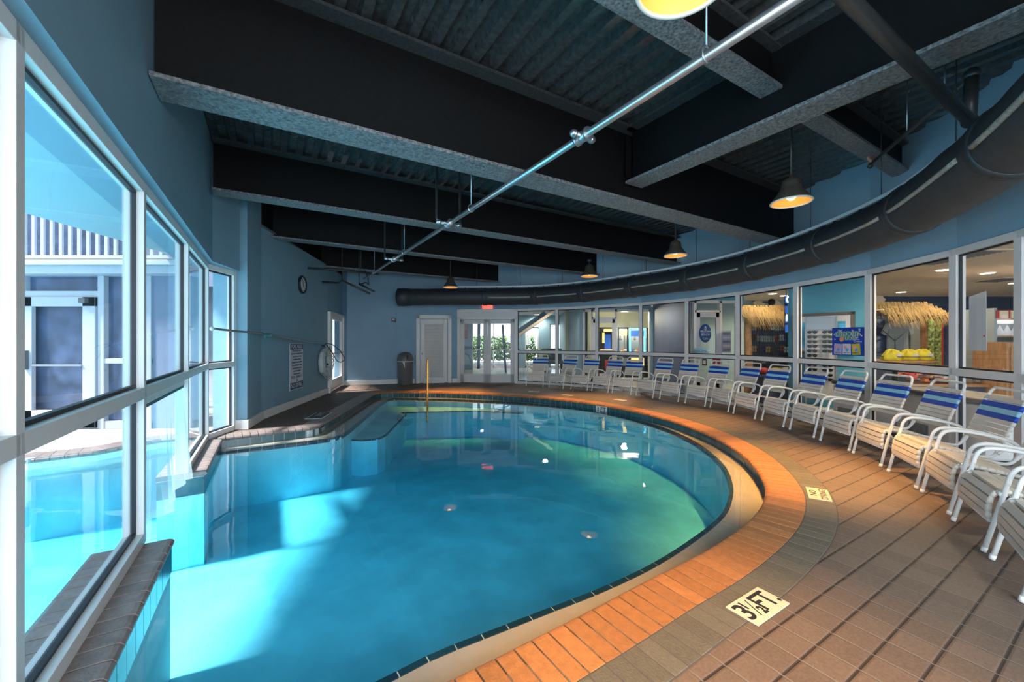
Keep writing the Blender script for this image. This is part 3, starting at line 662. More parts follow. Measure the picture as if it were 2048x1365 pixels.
# life ring
p = onleft(643); t = thing('life_ring', 'white ring buoy with looped rope hung on the blue wall', 'life ring', (p.x, p.y, .86))
c = wr.to_3d()*.09
obj('ring', MB().tube([c+RW@Vector((.29*math.cos(x), .29*math.sin(x), 0)) for x in [i*PI/18 for i in range(36)]], .075, 12, closed=True), 'ring', t)
rp_ = MB()
for kx in range(3):
    rp_.tube([c+RW@Vector(((.36+.03*math.sin(5*x+kx))*math.cos(x), (.38+.05*math.sin(3*x+kx*2))*math.sin(x)-.02, .08+.02*math.sin(4*x+kx))) for x in [i*PI/24 for i in range(48)]], .008, 6, closed=True)
rp_.tube([c+RW@Vector(v) for v in ((-.1, .45, .03), (0, .2, .09), (.12, -.1, .09), (.05, -.45, .06), (.12, -.5, .04))], .008, 6)
obj('rope', rp_, 'rope', t)
bn = MB()
for kx in range(4):
    a = PI/4+kx*PI/2; bn.tube([c+RW@Vector((.29*math.cos(a+dd), .29*math.sin(a+dd), 0)) for dd in (-.12, 0, .12)], .079, 12)
obj('band', bn, 'rope', t)
obj('hook', MB().tube([RW@Vector((0, .42, 0)), RW@Vector((0, .42, .08)), RW@Vector((0, .47, .1))], .012, 6), 'gasket', t)
obj('buckle', lb((.0, -.06, .15), (.09, .05, .03)), 'ink', t)
# rescue pole with crook on brackets
t = thing('rescue_pole', 'long rescue pole with a looped crook resting on brackets along the left wall', 'pole', (-4.3, 7, 1.5))
O = Vector((-4.3, 7, 1.5)); P0 = Vector((-4.14, 5.52, 1.57)); P1 = Vector((-4.16, 6.9, 1.51)); p2 = onleft(640, .10); P2 = Vector((p2.x, p2.y, 1.335))
pm = [P0.lerp(P1, i/6) for i in range(7)]+[P1.lerp(P2, i/8)+Vector((0, 0, -.015*math.sin(i/8*PI))) for i in range(1, 9)]
obj('shaft', MB().tube([q-O for q in pm], .017, 10), 'steel', t); obj('end_cap', MB().ball(P0-O, .03), 'white', t)
cr = [P2+RW@Vector(v) for v in ((0, 0, .0), (.08, -.06, .06), (.2, -.3, .17), (.27, -.46, .24), (.33, -.5, .30), (.38, -.46, .37), (.38, -.36, .38), (.3, -.18, .3), (.18, -.02, .14), (.05, .01, .03))]
obj('crook', MB().tube([q-O for q in cr], .010, 8), 'gasket', t)
for q in (P1, P1.lerp(P2, .92)): obj('bracket', MB().tube([q-O-wr.to_3d()*.1, q-O-Vector((0, 0, .03)), q-O+Vector((.02, 0, .01))], .012, 6).box(q-O-wr.to_3d()*.09, (.03, .03, .1)), mat('blue clip', (.02, .3, .4), .5), t)
# glass door in the left wall
t = struct('door_1'); t['label'] = 'white framed glass door in the left wall beside the ring buoy'
pA, pB = Vector((-4.95, 10.77)), Vector((-5.39, 12.68)); dd = (pB-pA).normalized(); an = math.atan2(dd.y, dd.x); nn = Vector((dd.y, -dd.x))
f = MB(); f.box((pA.x, pA.y, 1.09), (.07, .14, 2.2), rz=an); f.box((pB.x, pB.y, 1.09), (.07, .14, 2.2), rz=an); f.bar((*pA, 2.16), (*pB, 2.16), .14, .08)
obj('door_frame', f, 'white', t, bevel=.003)
a = pA+dd*.3; f = MB(); f.bar((*a, .17), (*(pB-dd*.04), .17), .05, .3); f.bar((*a, 2.06), (*(pB-dd*.04), 2.06), .05, .1); f.box((*(a+dd*.05), 1.07), (.12, .05, 2.08), rz=an); f.box((*(pB-dd*.09), 1.07), (.1, .05, 2.08), rz=an)
obj('door_leaf', f, 'white', t, bevel=.003)
obj('pane', MB().bar((*(a+dd*.1), 1.15), (*(pB-dd*.13), 1.15), .01, 1.7), 'glass', t)
obj('pane', MB().bar((*(pA+dd*.03), 1.09), (*a, 1.09), .01, 2.1), 'glass', t)
obj('push_bar', MB().tube([(*(a+dd*.05+nn*.06), 1.05), (*(pB-dd*.09+nn*.06), 1.05)], .016, 8), 'steel', t)
obj('door_bottom_rail', MB().bar((*pA, .1), (*a, .1), .06, .2), 'white', t)

# ================================================================ BACK WALL THINGS
def lineat(u, P, Q):
    k = (u-1024)/800; d = (Q[0]-P[0], Q[1]-P[1]); s = (k*P[1]-P[0])/(d[0]-k*d[1]); return Vector((P[0]+d[0]*s, P[1]+d[1]*s))
Bp, Bq = Bk[3], Bk[4]; bd = (Vector(Bq)-Vector(Bp)).normalized(); bn_ = Vector((bd.y, -bd.x)); angB = math.atan2(bd.y, bd.x)
RB = Matrix(((bd.x, 0, bn_.x), (bd.y, 0, bn_.y), (0, 1, 0)))
a, b = lineat(832.5, Bp, Bq), lineat(903, Bp, Bq); c = (a+b)/2; W_ = (b-a).length
t = struct('door_2'); t.location = (c.x, c.y, 0); t['label'] = 'white louvred door in the back wall'
def bb(c, d): return MB().box(RB@Vector(c), d, R=RB)
f = MB()
for sx in (-1, 1): f.box(RB@Vector((sx*(W_/2-.06), 1.13, .03)), (.12, 2.26, .06), R=RB)
f.box(RB@Vector((0, 2.2, .03)), (W_, .13, .06), R=RB); obj('door_casing', f, 'trim', t, bevel=.006)
f = MB(); lw = W_-.26
for sx in (-1, 1): f.box(RB@Vector((sx*(lw/2-.07), 1.07, .02)), (.14, 2.1, .04), R=RB)
for y, h in ((.1, .2), (2.05, .15)): f.box(RB@Vector((0, y, .02)), (lw-.2, h, .04), R=RB)
obj('door_leaf', f, 'door', t, bevel=.004)
f = MB(); n = 44
for i in range(n): f.box(RB@Vector((0, .22+i*(1.74/n)+.02, .018)), (lw-.28, .036, .006), R=RB@Matrix.Rotation(.6, 3, 'X'))
f.box(RB@Vector((0, 1.1, .0)), (lw-.26, 1.78, .01), R=RB); obj('louvres', f, 'door', t)
obj('knob', MB().ball(RB@Vector((-lw/2+.07, .98, .06)), .03), 'steel', t)
# exit sign, alarm box
q = lineat(975, Bq, G[0])
t = thing('exit_sign', 'red exit sign above the double doors, half behind the duct', 'sign', (q.x, q.y-.04, 2.56)); obj('housing', MB().box((0, 0, 0), (.34, .05, .16)), 'exit', t, bevel=.005)
text('lettering', 'EXIT', .13, 'paper', t, (0, -.03, 0), (PI/2, 0, 0), 1.1)
q = lineat(787.5, Bp, Bq)
t = thing('fire_alarm', 'small dark red fire alarm box on the back wall', 'alarm', (q.x, q.y, 2.08)); obj('box', bb((0, 0, .03), (.13, .13, .06)), mat('maroon', (.07, .01, .02), .4), t, bevel=.006); obj('strobe', bb((0, .025, .065), (.08, .03, .02)), 'paper', t)
text('lettering', 'FIRE', .03, 'paper', t, RB@Vector((0, -.03, .062)), RB.to_euler())
# trash can
cx, cy = at(810.5, 770); t = thing('trash_can', 'grey round trash can with dome lid beside the louvred door', 'trash can', (cx, cy, 0))
obj('body', MB().lathe([(.001, 0), (.215, 0), (.225, .02), (.24, .72), (.25, .74), (.25, .78)], 28), 'bin', t)
obj('dome_lid', MB().lathe([(.255, .76), (.258, .8), (.25, .86), (.2, .98), (.13, 1.03), (.001, 1.05)], 28), 'bin', t)
obj('swing_flap', MB().box((0.02, -.2, .88), (.24, .03, .13), R=Matrix.Rotation(-.35, 3, 'X')), 'gasket', t, bevel=.005)
mb = MB().lathe([(.252, .765), (.256, .755), (.257, .745), (.252, .735)], 28); mb.add([(-.02, -.262, .77), (.05, -.268, .76), (.03, -.27, .62), (.06, -.268, .55)], [(0, 1, 3, 2)]); obj('liner_bag', mb, 'bag', t)
# double doors
dA, dB = Vector(Bq), Vector(G[0]); dd = (dB-dA).normalized(); nn = Vector((dd.y, -dd.x)); LD = (dB-dA).length
RD = Matrix(((dd.x, 0, nn.x), (dd.y, 0, nn.y), (0, 1, 0)))
t = struct('door_3'); t.location = (*dA, 0); t['label'] = 'white double glass doors in the back wall'
def db(mb, x0, x1, z0, z1, y=0, d=.06): return mb.box(RD@Vector(((x0+x1)/2, (z0+z1)/2, y)), (x1-x0, z1-z0, d), R=RD)
f = MB(); db(f, -.02, .07, 0, 2.46, d=.14); db(f, LD-.07, LD+.02, 0, 2.46, d=.14); db(f, 0, LD, 2.38, 2.46, d=.14); db(f, 0, LD, 2.12, 2.2, d=.14); obj('door_frame', f, 'white', t, bevel=.004)
obj('transom_panel', db(MB(), .07, LD-.07, 2.2, 2.38, d=.05), 'door', t)
m_ = LD/2
for x0, x1, hs in ((.09, m_-.006, 1), (m_+.006, LD-.09, -1)):
    f = MB(); db(f, x0, x0+.12, .02, 2.11); db(f, x1-.12, x1, .02, 2.11); db(f, x0, x1, .02, .3); db(f, x0, x1, 1.98, 2.11)
    l = obj('door_leaf', f, 'door', t, bevel=.004)
    obj('pane', db(MB(), x0+.12, x1-.12, .3, 1.98, d=.008), 'glass', t)
    hx = x1-.06 if hs == 1 else x0+.06
    obj('pull_handle', db(MB(), hx-.03, hx+.03, .95, 1.27, .05, .03), 'paper', l, bevel=.006)
    obj('push_bar', MB().tube([RD@Vector((x0+.1, 1.12, -.06)), RD@Vector((x1-.1, 1.12, -.06))], .015, 8), 'steel', l)
    obj('closer', db(MB(), (x0-.01 if hs == 1 else x1-.03), (x0+.03 if hs == 1 else x1+.01), 2.05, 2.13, .05, .04), 'bin', l)

# ================================================================ HANDRAIL and depth markers
t = thing('pool_handrail', 'brass coloured pool handrail arching from the far deck into the water', 'handrail', (-2.36, 11.2, 0), .205)
pts = [(0, .12, 0), (0, .12, .45), (0, .09, .70), (0, -.02, .86), (0, -.16, .9), (0, -.34, .84), (.0, -.6, .55), (0.0, -1.2, -.02), (0, -1.5, -.3), (0, -1.55, -.62)]
pp = []
for i in range(len(pts)-1):
    for k in range(4): pp.append(Vector(pts[i]).lerp(Vector(pts[i+1]), k/4))
obj('rail', MB().tube(pp, .026, 12), 'brass', t); obj('escutcheon', MB().lathe([(.06, 0), (.06, .012), (.026, .03)], 16, (0, .12, 0)), 'brass', t)
def curvepoint(u, v, z=0):
    "nearest coping position to a photo point, with outward normal and tangent"
    q = Vector(at(u, v, z)); P = inner_s; Nn = norms(P); i = min(range(len(P)), key=lambda k: (P[k]-q).length); n = Nn[i]; return P[i], n, Vector((n.y, -n.x))
p, n, tg = curvepoint(1220, 806)
p = p+n*.0; R3 = Matrix(((tg.x, 0, -n.x), (tg.y, 0, -n.y), (0, 1, 0)))
if R3.col[0].dot(Vector((1, 0, 0))) < 0: R3 = Matrix(((-tg.x, 0, -n.x), (-tg.y, 0, -n.y), (0, 1, 0)))
t = thing('depth_marker', 'white 3 FT depth marker tile on the far waterline', 'marker', (p.x, p.y, -.115))
obj('tile', MB().box(R3@Vector((0, 0, .0)), (.3, .135, .012), R=R3), 'paper', t); text('lettering', '3 FT', .12, 'ink', t, R3@Vector((0, 0, .009)), R3.to_euler(), 1.15, bold=.002)
p, n, tg = curvepoint(668, 846)
R3 = Matrix(((-tg.x, 0, -n.x), (-tg.y, 0, -n.y), (0, 1, 0)))
t = thing('depth_marker', 'dark depth marker tile on the left waterline', 'marker', (p.x, p.y, -.115))
obj('tile', MB().box(R3@Vector((0, 0, .0)), (.24, .12, .012), R=R3), 'tile', t); text('lettering', '3 FT', .1, 'paper', t, R3@Vector((0, 0, .009)), R3.to_euler(), 1.1)
def deckmark(label, c, ang, wdt, dep, body, size, sx, m='cream', z=.004, halves=True):
    t = thing('deck_marker', label, 'marker', (*c, z), ang)
    obj('tile', MB().box((-wdt/4, 0, 0), (wdt/2-.002, dep, .008)).box((wdt/4, 0, 0), (wdt/2-.002, dep, .008)), m, t)
    text('lettering', body, size, 'ink', t, (0, 0, .0045), (0, 0, 0), sx, .0005, bold=.002); return t
# 3 1/2 FT. near marker: corners unprojected onto the deck
c4 = [Vector(at(*q)) for q in ((1450, 1217), (1517, 1177), (1577, 1210), (1518, 1254))]
c = sum(c4, Vector((0, 0)))/4; ev = ((c4[1]-c4[0])+(c4[2]-c4[3])).normalized(); wdt = ((c4[1]-c4[0]).length+(c4[2]-c4[3]).length)/2; dep = ((c4[3]-c4[0]).length+(c4[2]-c4[1]).length)/2
t = thing('deck_marker', 'cream deck tile reading 3½ FT. beside the near coping', 'marker', (*c, .004), math.atan2(ev.y, ev.x))
obj('tile', MB().box((-wdt/4, 0, 0), (wdt/2-.002, dep, .008)).box((wdt/4, 0, 0), (wdt/2-.002, dep, .008)), 'cream', t)
for body, x, y, sz, sx in (('3', -.122, 0, .15, .95), ('1', -.078, .032, .07, .9), ('2', -.022, -.034, .07, .9), ('FT.', .077, 0, .15, .82)):
    text('lettering', body, sz*dep/.155, 'ink', t, (x*wdt/.33, y, .0045), (0, 0, 0), sx, .0005, bold=.003)
obj('fraction_stroke', MB().bar((-.072*wdt/.33, -.055, .005), (-.026*wdt/.33, .055, .005), .006, .001), 'ink', t)
c4 = [Vector(at(*q)) for q in ((1607, 976), (1650, 976), (1669, 1006), (1623, 1003))]
c = sum(c4, Vector((0, 0)))/4
_, n, tg = curvepoint(1530, 975)
t = thing('deck_marker', 'cream NO DIVING deck tile in the grey border right of the pool', 'marker', (*c, .004), math.atan2(tg.y, tg.x)+PI)
obj('tile', MB().box((0, 0, 0), (.31, .165, .008)), 'cream', t); text('lettering', 'NO', .07, 'ink', t, (0, .038, .0045), (0, 0, 0), 1.4, .0005, bold=.001); text('lettering', 'DIVING', .07, 'ink', t, (0, -.038, .0045), (0, 0, 0), 1.15, .0005, bold=.001)
for (u, v, lab) in ((1068, 784, 'pale worn marker tile on the far deck nearest the double doors'), (1240, 800.5, 'pale worn marker tile on the deck behind the 3 FT marker'), (1135, 791, 'pale worn marker tile on the far deck between the other two')):
    c = Vector(at(u, v)); _, n, tg = curvepoint(u, v+5)
    t = thing('deck_marker', lab, 'marker', (*c, .003), math.atan2(-tg.y, -tg.x) if tg.x < 0 else math.atan2(tg.y, tg.x))
    obj('tile', MB().box((0, 0, 0), (.3, .16, .006)), 'cream', t); text('lettering', '3 FT', .1, 'ink', t, (0, 0, .0035), (0, 0, 0), 1.2, .0005)
c = Vector(at(638, 832)); _, n, tg = curvepoint(650, 845)
t = thing('deck_marker', 'dark framed marker tile on the left deck near the pool corner', 'marker', (*c, .003), math.atan2(tg.y, tg.x))
obj('frame', MB().box((0, 0, 0), (.62, .3, .006)), 'grout', t); obj('tile', MB().box((0, 0, .002), (.58, .25, .006)), 'mortar', t); text('lettering', '3 FT', .16, 'paper', t, (.1, 0, .006), (0, 0, 0), 1.2, .0005)

# ================================================================ STRAP CHAIRS
def chair_proto():
    t = thing('strap_armchair', '', 'chair', (0, 0, 0), 0, 'white strap armchairs in a curved row along the glass')
    W2 = .27; fw = .235
    def sm(pts, k=4):
        out = []
        P = [Vector(p) for p in pts]
        for i in range(len(P)-1):
            a, b, c, d = P[max(i-1, 0)], P[i], P[i+1], P[min(i+2, len(P)-1)]
            for j in range(k):
                s = j/k; out.append(.5*((2*b)+(c-a)*s+(2*a-5*b+4*c-d)*s*s+(3*b-a-3*c+d)*s**3))
        return out+[P[-1]]
    for sx in (-1, 1):
        x = sx*W2
        obj('leg', MB().tube([(x, 0, 0), (x, .05, .22), (x, .105, .47)], .0145, 8), 'tube', t); obj('foot_cap', MB().tube([(x, -.002, 0), (x, .006, .03)], .0165, 8), 'tube', t)
        obj('armrest', MB().tube(sm([(x, .105, .46), (x, .125, .54), (x, .17, .585), (x, .26, .595), (x, .42, .575), (x, .54, .545), (x, .60, .50), (x*.93, .61, .44), (x*.9, .57, .385)]), .0145, 8), 'tube', t)
        obj('leg', MB().tube([(x*.9, .40, .345), (x*.95, .55, .14), (x, .65, .012)], .0125, 8), 'tube', t)
        obj('bracket', MB().tube([(x*.9, .08, .40), (x, .09, .39)], .022, 8), 'tube', t)
    side = sm([(fw, .035, .20), (fw, .03, .27), (fw, .045, .36), (fw, .09, .405), (fw, .2, .395), (fw, .45, .35), (fw, .535, .355), (fw, .58, .42), (fw, .66, .62), (fw, .755, .86)])
    top = [(fw*math.cos(a)*.22+fw*.78, .755+.035*math.sin(a), .86+.085*math.sin(a)) for a in [i*PI/10 for i in range(1, 6)]]
    L_ = side+top; Rr = [(-q[0], q[1], q[2]) for q in map(tuple, reversed(L_))]
    fr = MB().tube(list(map(Vector, L_))+list(map(Vector, Rr)), .0135, 8); fr.tube([(-fw, .035, .20), (fw, .035, .20)], .011, 8)
    obj('frame', fr, 'tube', t)
    obj('stretcher', MB().tube([(-W2, .645, .02), (W2, .645, .02)], .011, 8).tube([(-W2, .66, .0), (-W2, .64, .035)], .016, 8).tube([(W2, .66, .0), (W2, .64, .035)], .016, 8), 'tube', t)
    # straps wrap the side tubes
    def straps(name, ss, m, w=.040):
        mb = MB()
        cum = [0]
        for a, b in zip(side, side[1:]): cum.append(cum[-1]+(b-a).length)
        for s in ss:
            i = max(j for j in range(len(cum)) if cum[j] <= s); i = min(i, len(side)-2); a, b = side[i], side[i+1]; d = (b-a).normalized(); c = a.lerp(b, (s-cum[i])/(cum[i+1]-cum[i]))
            R = Matrix(((1, 0, 0), (0, d.y, d.z), (0, -d.z, d.y))).transposed()
            sag = .004
            mb.box((0, c.y, c.z), (2*fw+.012, w, .027), R=R)
            for sx in (-1, 1): mb.tube([(sx*fw, c.y-d.y*w/2, c.z-d.z*w/2), (sx*fw, c.y+d.y*w/2, c.z+d.z*w/2)], .0165, 8)
        return obj(name, mb, m, t)
    LT = sum((b-a).length for a, b in zip(side, side[1:]))
    straps('seat', [.035+.05*i for i in range(4)]+[.245+.047*i for i in range(7)], 'strap', .044)
    tops = LT-.012
    straps('backrest', [tops-.0]+[tops-.164-.0475*i for i in range(1, 6)], 'strap', .041)
    o = straps('upper_blue_strap', [tops-.062], 'strapb', .051); o['label'] = 'royal blue strap'
    o = straps('pale_blue_strap', [tops-.113], 'strapl', .049); o['label'] = 'pale blue strap'
    o = straps('lower_blue_strap', [tops-.164], 'strapb', .051); o['label'] = 'royal blue strap'
    return t
feet = [((1051.4, 773), (1086.6, 774.4)), ((1093, 775), (1130.5, 779)), ((1139, 779), (1177, 782.6)), ((1181, 782.6), (1218.4, 787)), ((1223.4, 787), (1261.5, 791)), ((1268.8, 791.4), (1308.6, 797.8)),
        ((1317.4, 798.4), (1357.6, 805)), ((1367.8, 806.6), (1411.8, 814.8)), ((1417.8, 815.2), (1458.4, 825.4)), ((1464.8, 827.7), (1511, 839.4)), ((1520.6, 841), (1569, 856)), ((1576.7, 859), (1629.7, 877.4)),
        ((1638.8, 881.4), (1699.6, 903.8)), ((1704.5, 907), (1762.6, 934.8)), ((1773, 941.7), (1836, 981)), ((1843, 985), (1897.7, 1029.7)), ((1904, 1039.6), (1971, 1107)), ((1984, 1118.7), (2045, 1205))]
spot = ['nearest the double doors', 'second from the double doors', 'third from the double doors', 'left of the arcade machines', 'in front of the arcade machines',
        'in front of the grey blue wall', 'left of the cafe door', 'below the oval cafe sign', 'by the red notice', 'left of the pair in front of the sandal hut',
        'right of the pair in front of the sandal hut', 'in front of the sunglasses rack', 'below the blue poster', 'below the left half of the shirt hut window', 'below the right half of the shirt hut window', 'below the white paper sheet', 'second nearest, at the right edge', 'nearest, cut off by right edge']
proto = chair_proto()
for i, (l, r) in enumerate(feet):
    L2, R2 = Vector(at(*l)), Vector(at(*r)); c = (L2+R2)/2; d = (R2-L2).normalized()
    o = proto if i == 0 else dup(proto)
    o.location = (c.x, c.y, 0); o.rotation_euler.z = math.atan2(d.y, d.x)
    o['label'] = 'white strap armchair with blue bands, '+spot[i]

# ================================================================ BEHIND THE GLASS
def P3(u, v, d): return Vector(((u-1024)/800*d, d, EYE-(v-682.5)/800*d))
CZ = 2.75
def ceilp(u, v, z=CZ-.01): d = 800*(z-EYE)/(682.5-v); return Vector(((u-1024)/800*d, d, z))
Gout = [(p[0], p[1]) for p in G[:-1]]
def outn(P, t):
    P = [Vector(p) for p in P]; return [tuple(p-n*t*-1) for p, n in zip(P, norms(P, 1))]
Gf = outn(G, .12)
mb = MB(); fill(Gf+[(9, -1), (19, 2), (19, 26), (-4.5, 26), (-4.5, 13.6), (-1.9, 13.75)], [], -.006, mb); struct('floor', mb, 'floor2', label='shiny pale lobby floor')
Gc = outn(G, .23)
mb = MB(); mb.prism([tuple(p) for p in Gc[:5]]+[(5.2, 10.6), (5.2, 26), (-4.5, 26), (-4.5, 13.9)], CZ, CZ+.1); struct('ceiling', mb, mat('lobby ceiling', (.6, .6, .58), .8), label='lobby ceiling')
mb = MB(); fill([tuple(p) for p in Gc[4:]]+[(9, -1), (19, 2), (19, 26), (5.21, 26), (5.21, 10.6)], [], CZ, mb); struct('ceiling', mb, 'ceil', label='warm tiled shop ceiling')
# lobby walls
Y2 = 21.0
def ux(u, d=Y2): return (u-1024)/800*d
w_ = MB()
for u0, u1 in ((880, 944), (1030, 1050), (1077, 1099), (1157, 1250)): w_.box(((ux(u0)+ux(u1))/2, Y2, CZ/2), (ux(u1)-ux(u0), .2, CZ))
for u0, u1, z in ((944, 1030, 2.45), (1050, 1077, 2.12), (1099, 1157, 2.3)): w_.box(((ux(u0)+ux(u1))/2, Y2, (CZ+z)/2), (ux(u1)-ux(u0), .2, CZ-z))
w_.box((-2.75, 17.0, CZ/2), (2.15, .15, CZ)); w_.box((2.55, 17.6, CZ/2), (.12, 6.8, CZ)); w_.box((-3.9, 17.5, CZ/2), (.15, 7.5, CZ))
struct('wall_lobby', w_, 'lobby')
b_ = MB().box((-2.7, 16.91, .09), (2.1, .03, .18)); struct('baseboard_lobby', b_, 'trim')
k = 20
for u0, u1, z, nm in ((944, 1030, 2.45, 'bright lobby window wall behind the double doors'), (1050, 1077, 2.12, 'narrow bright lobby window behind the potted plant'), (1099, 1157, 2.3, 'bright lobby entrance window')):
    o = struct('window_%d' % k); k += 1; o['label'] = nm; f = MB(); x0, x1 = ux(u0), ux(u1)
    for x in [x0+.03, x1-.03]+([(x0+x1)/2] if x1-x0 > 1 else []): f.box((x, Y2, z/2), (.06, .1, z))
    f.box(((x0+x1)/2, Y2, z-.03), (x1-x0, .1, .06)); f.box(((x0+x1)/2, Y2, .95), (x1-x0, .1, .05)); f.box(((x0+x1)/2, Y2, .05), (x1-x0, .1, .1))
    obj('window_frame', f, 'white', o); obj('pane', MB().box(((x0+x1)/2, Y2, z/2), (x1-x0-.1, .01, z-.1)), 'glass', o)
# outside beyond the lobby
struct('ground', MB().add([(-30, 21.1, -.06), (30, 21.1, -.06), (30, 70, -.06), (-30, 70, -.06)], [(0, 1, 2, 3)]), 'extdeck', label='sunlit paving beyond the lobby windows')
def foliage(name, c, d, n, s, m, parent=None):
    mb = MB(); r = random.Random(int(c[0]*10)+n)
    for i in range(n):
        p = Vector(c)+Vector((r.uniform(-1, 1)*d[0]/2, r.uniform(-1, 1)*d[1]/2, r.uniform(-1, 1)*d[2]/2))
        a = Vector((r.uniform(-1, 1), r.uniform(-1, 1), r.uniform(-1, 1))).normalized()*s; b = a.orthogonal().normalized()*s*.5
        mb.add([p-a, p+b, p+a, p-b], [(0, 1, 2, 3)])
    return obj(name, mb, m, parent)
h = foliage('hedge', (-.9, 27, .9), (5, .8, 1.6), 2600, .12, 'hedge'); tag(h, 'bright green hedge outside behind the lobby window wall', 'hedge', kind='stuff')
h = foliage('tree', (4.1, 27, 1.7), (1.5, 1, 3.5), 500, .16, 'leaf'); tag(h, 'leafy tree outside the lobby entrance window', 'tree')
t = thing('porch_column', 'tall white column outside the lobby entrance window', 'column', (3.3, 24, 0)); obj('shaft', MB().lathe([(.3, 0), (.3, .2), (.22, .25), (.2, 3.2), (.3, 3.3)], 20), 'ext', t); obj('base', MB().box((0, 0, .1), (.7, .7, .2)), 'ext', t)
# sloping stair beside the doors
t = thing('staircase', 'staircase whose pale sloping underside shows behind the first glass bay', 'stairs', (0, 0, 0))
s0, s1 = P3(1036, 672, 16), P3(1115, 618, 16)
obj('soffit', MB().bar(s0, s1-(s1-s0)*.09, 1.3, .1), 'ceil', t)
obj('stringer', MB().bar(s0+Vector((0, .7, .1)), s1-(s1-s0)*.25+Vector((0, .7, .1)), .1, .3), 'lobby', t)
t = thing('stair_railing', 'dark slanted railing seen through the right leaf of the double doors', 'railing', (0, 0, 0))
obj('post', MB().bar(P3(1005, 650, 18), P3(1012, 752, 18), .09, .09), 'greywall', t); obj('post', MB().bar(P3(958, 645, 18), P3(957, 738, 18), .12, .12), 'greywall', t)
obj('rail', MB().tube([P3(985, 675, 18), P3(1030, 694, 18), P3(1042, 703, 17)], .03, 8), 'ext', t); obj('rail', MB().tube([P3(985, 690, 18), P3(1030, 706, 18)], .02, 8), 'ext', t)
# framed picture, doormat
q = P3(930, 661, 16.9); t = thing('framed_picture', 'small brown framed picture on the lobby wall left of the doors', 'picture', q); obj('frame', MB().box((0, 0, 0), (.24, .04, .68)), 'wood', t, bevel=.005); obj('print', MB().box((0, -.022, .13), (.19, .01, .28)), 'skin', t); obj('print', MB().box((0, -.022, -.17), (.19, .01, .26)), mat('rust print', (.4, .13, .06), .6), t)
t = thing('doormat', 'dark mat on the lobby floor behind the left door leaf', 'mat', (*at(935, 733), .01)); obj('mat', MB().box((0, 0, 0), (1.3, .8, .015)), 'dark', t)
tag(bpy.data.objects['doormat'], t['label'], 'mat')
# potted plant
q = P3(1076, 735, 16); t = thing('potted_plant', 'potted tropical plant with long green leaves by the lobby window', 'plant', (q.x, q.y, 0))
obj('pot', MB().lathe([(.001, .25), (.16, .25), (.22, .5), (.2, .62), (.15, .66), (.15, .6), (.001, .6)], 20), 'pot', t); obj('pot_stand', MB().box((0, 0, .12), (.4, .4, .25)), 'white', t, bevel=.01)
lf = MB(); r = random.Random(3)
for i in range(14):
    a = i*2.4; L_ = .45+.2*r.random(); pts = []
    for j in range(6): s = j/5; pts.append(Vector((math.cos(a)*L_*s, math.sin(a)*L_*s, 1.0+.45*s-.55*s*s*(1+.5*r.random()))))
    vs = []; sd = Vector((-math.sin(a), math.cos(a), 0))
    for j, p_ in enumerate(pts): wdd = .045*math.sin(PI*(j+.3)/5.6); vs += [p_-sd*wdd, p_+sd*wdd]
    lf.add(vs, [(2*j, 2*j+1, 2*j+3, 2*j+2) for j in range(5)])
obj('leaves', lf, 'leaf', t); obj('stem', MB().tube([(0, 0, .55), (.02, 0, 1.05)], .025, 8), 'trunk', t)
t = thing('bench', 'grey upholstered chair in the lobby behind the second glass bay', 'chair', (1.9, 18.6, 0)); obj('seat', MB().box((0, 0, .42), (.9, .6, .16)), 'grey', t, bevel=.03); obj('backrest', MB().box((0, .28, .75), (.9, .12, .6)), 'grey', t, bevel=.03)
for sx in (-.38, .38): obj('leg', MB().box((sx, 0, .17), (.06, .5, .34)), 'gasket', t)

# ---- arcade
t = struct('wall_arcade', None); f = MB()
f.box((3.6, 14, 2.63), (2.5, .12, .26)); f.box((2.42, 14, 1.3), (.14, .12, 2.5)); f.box((4.88, 13.98, 1.3), (.12, .14, 2.6)); obj('header_wall', f, 'lobby', t)
o = struct('window_30'); o['label'] = 'arcade window bay'; f = MB()
for x in (2.5, 2.79, 3.62, 4.81): f.box((x, 13.98, 1.25), (.07, .12, 2.5))
f.box((3.66, 13.98, 2.46), (2.35, .12, .08)); f.box((3.2, 13.98, 2.2), (.84, .12, .06)); f.box((4.2, 13.98, .98), (1.2, .12, .07)); f.box((2.65, 13.98, .98), (.3, .12, .07)); f.box((3.66, 13.98, .05), (2.35, .12, .1))
obj('window_frame', f, 'white', o); obj('pane', MB().box((4.2, 13.98, 1.3), (1.12, .01, 2.3)), 'glass', o)
o = struct('door_4'); o['label'] = 'arcade glass door'; f = MB()
for x in (2.87, 3.54): f.box((x, 13.95, 1.09), (.1, .05, 2.16))
f.box((3.2, 13.95, 2.1), (.76, .05, .14)); f.box((3.2, 13.95, .14), (.76, .05, .26)); obj('door_leaf', f, 'white', o); obj('push_bar', MB().box((3.2, 13.9, 1.07), (.7, .04, .05)), 'steel', o)
mb = MB().box((4.6, 17.6, CZ/2), (4.5, .1, CZ)).box((2.7, 15.8, CZ/2), (.06, 3.4, CZ)); struct('wall_arcade_rear', mb, 'cashw')
def cab(name, label, u0, u1, v0, v1, d, body, depth=.7):
    a, b = P3(u0, v1, d), P3(u1, v0, d); t = thing(name, label, 'arcade machine', ((a.x+b.x)/2, d+depth/2, 0)); W__ = b.x-a.x
    return t, W__, b.z, depth
t, cw, hz, dp_ = cab('arcade_cabinet', 'black arcade cabinet with gold bulbs behind the arcade door', 1201, 1232, 655, 0, 15.2, 'dark')
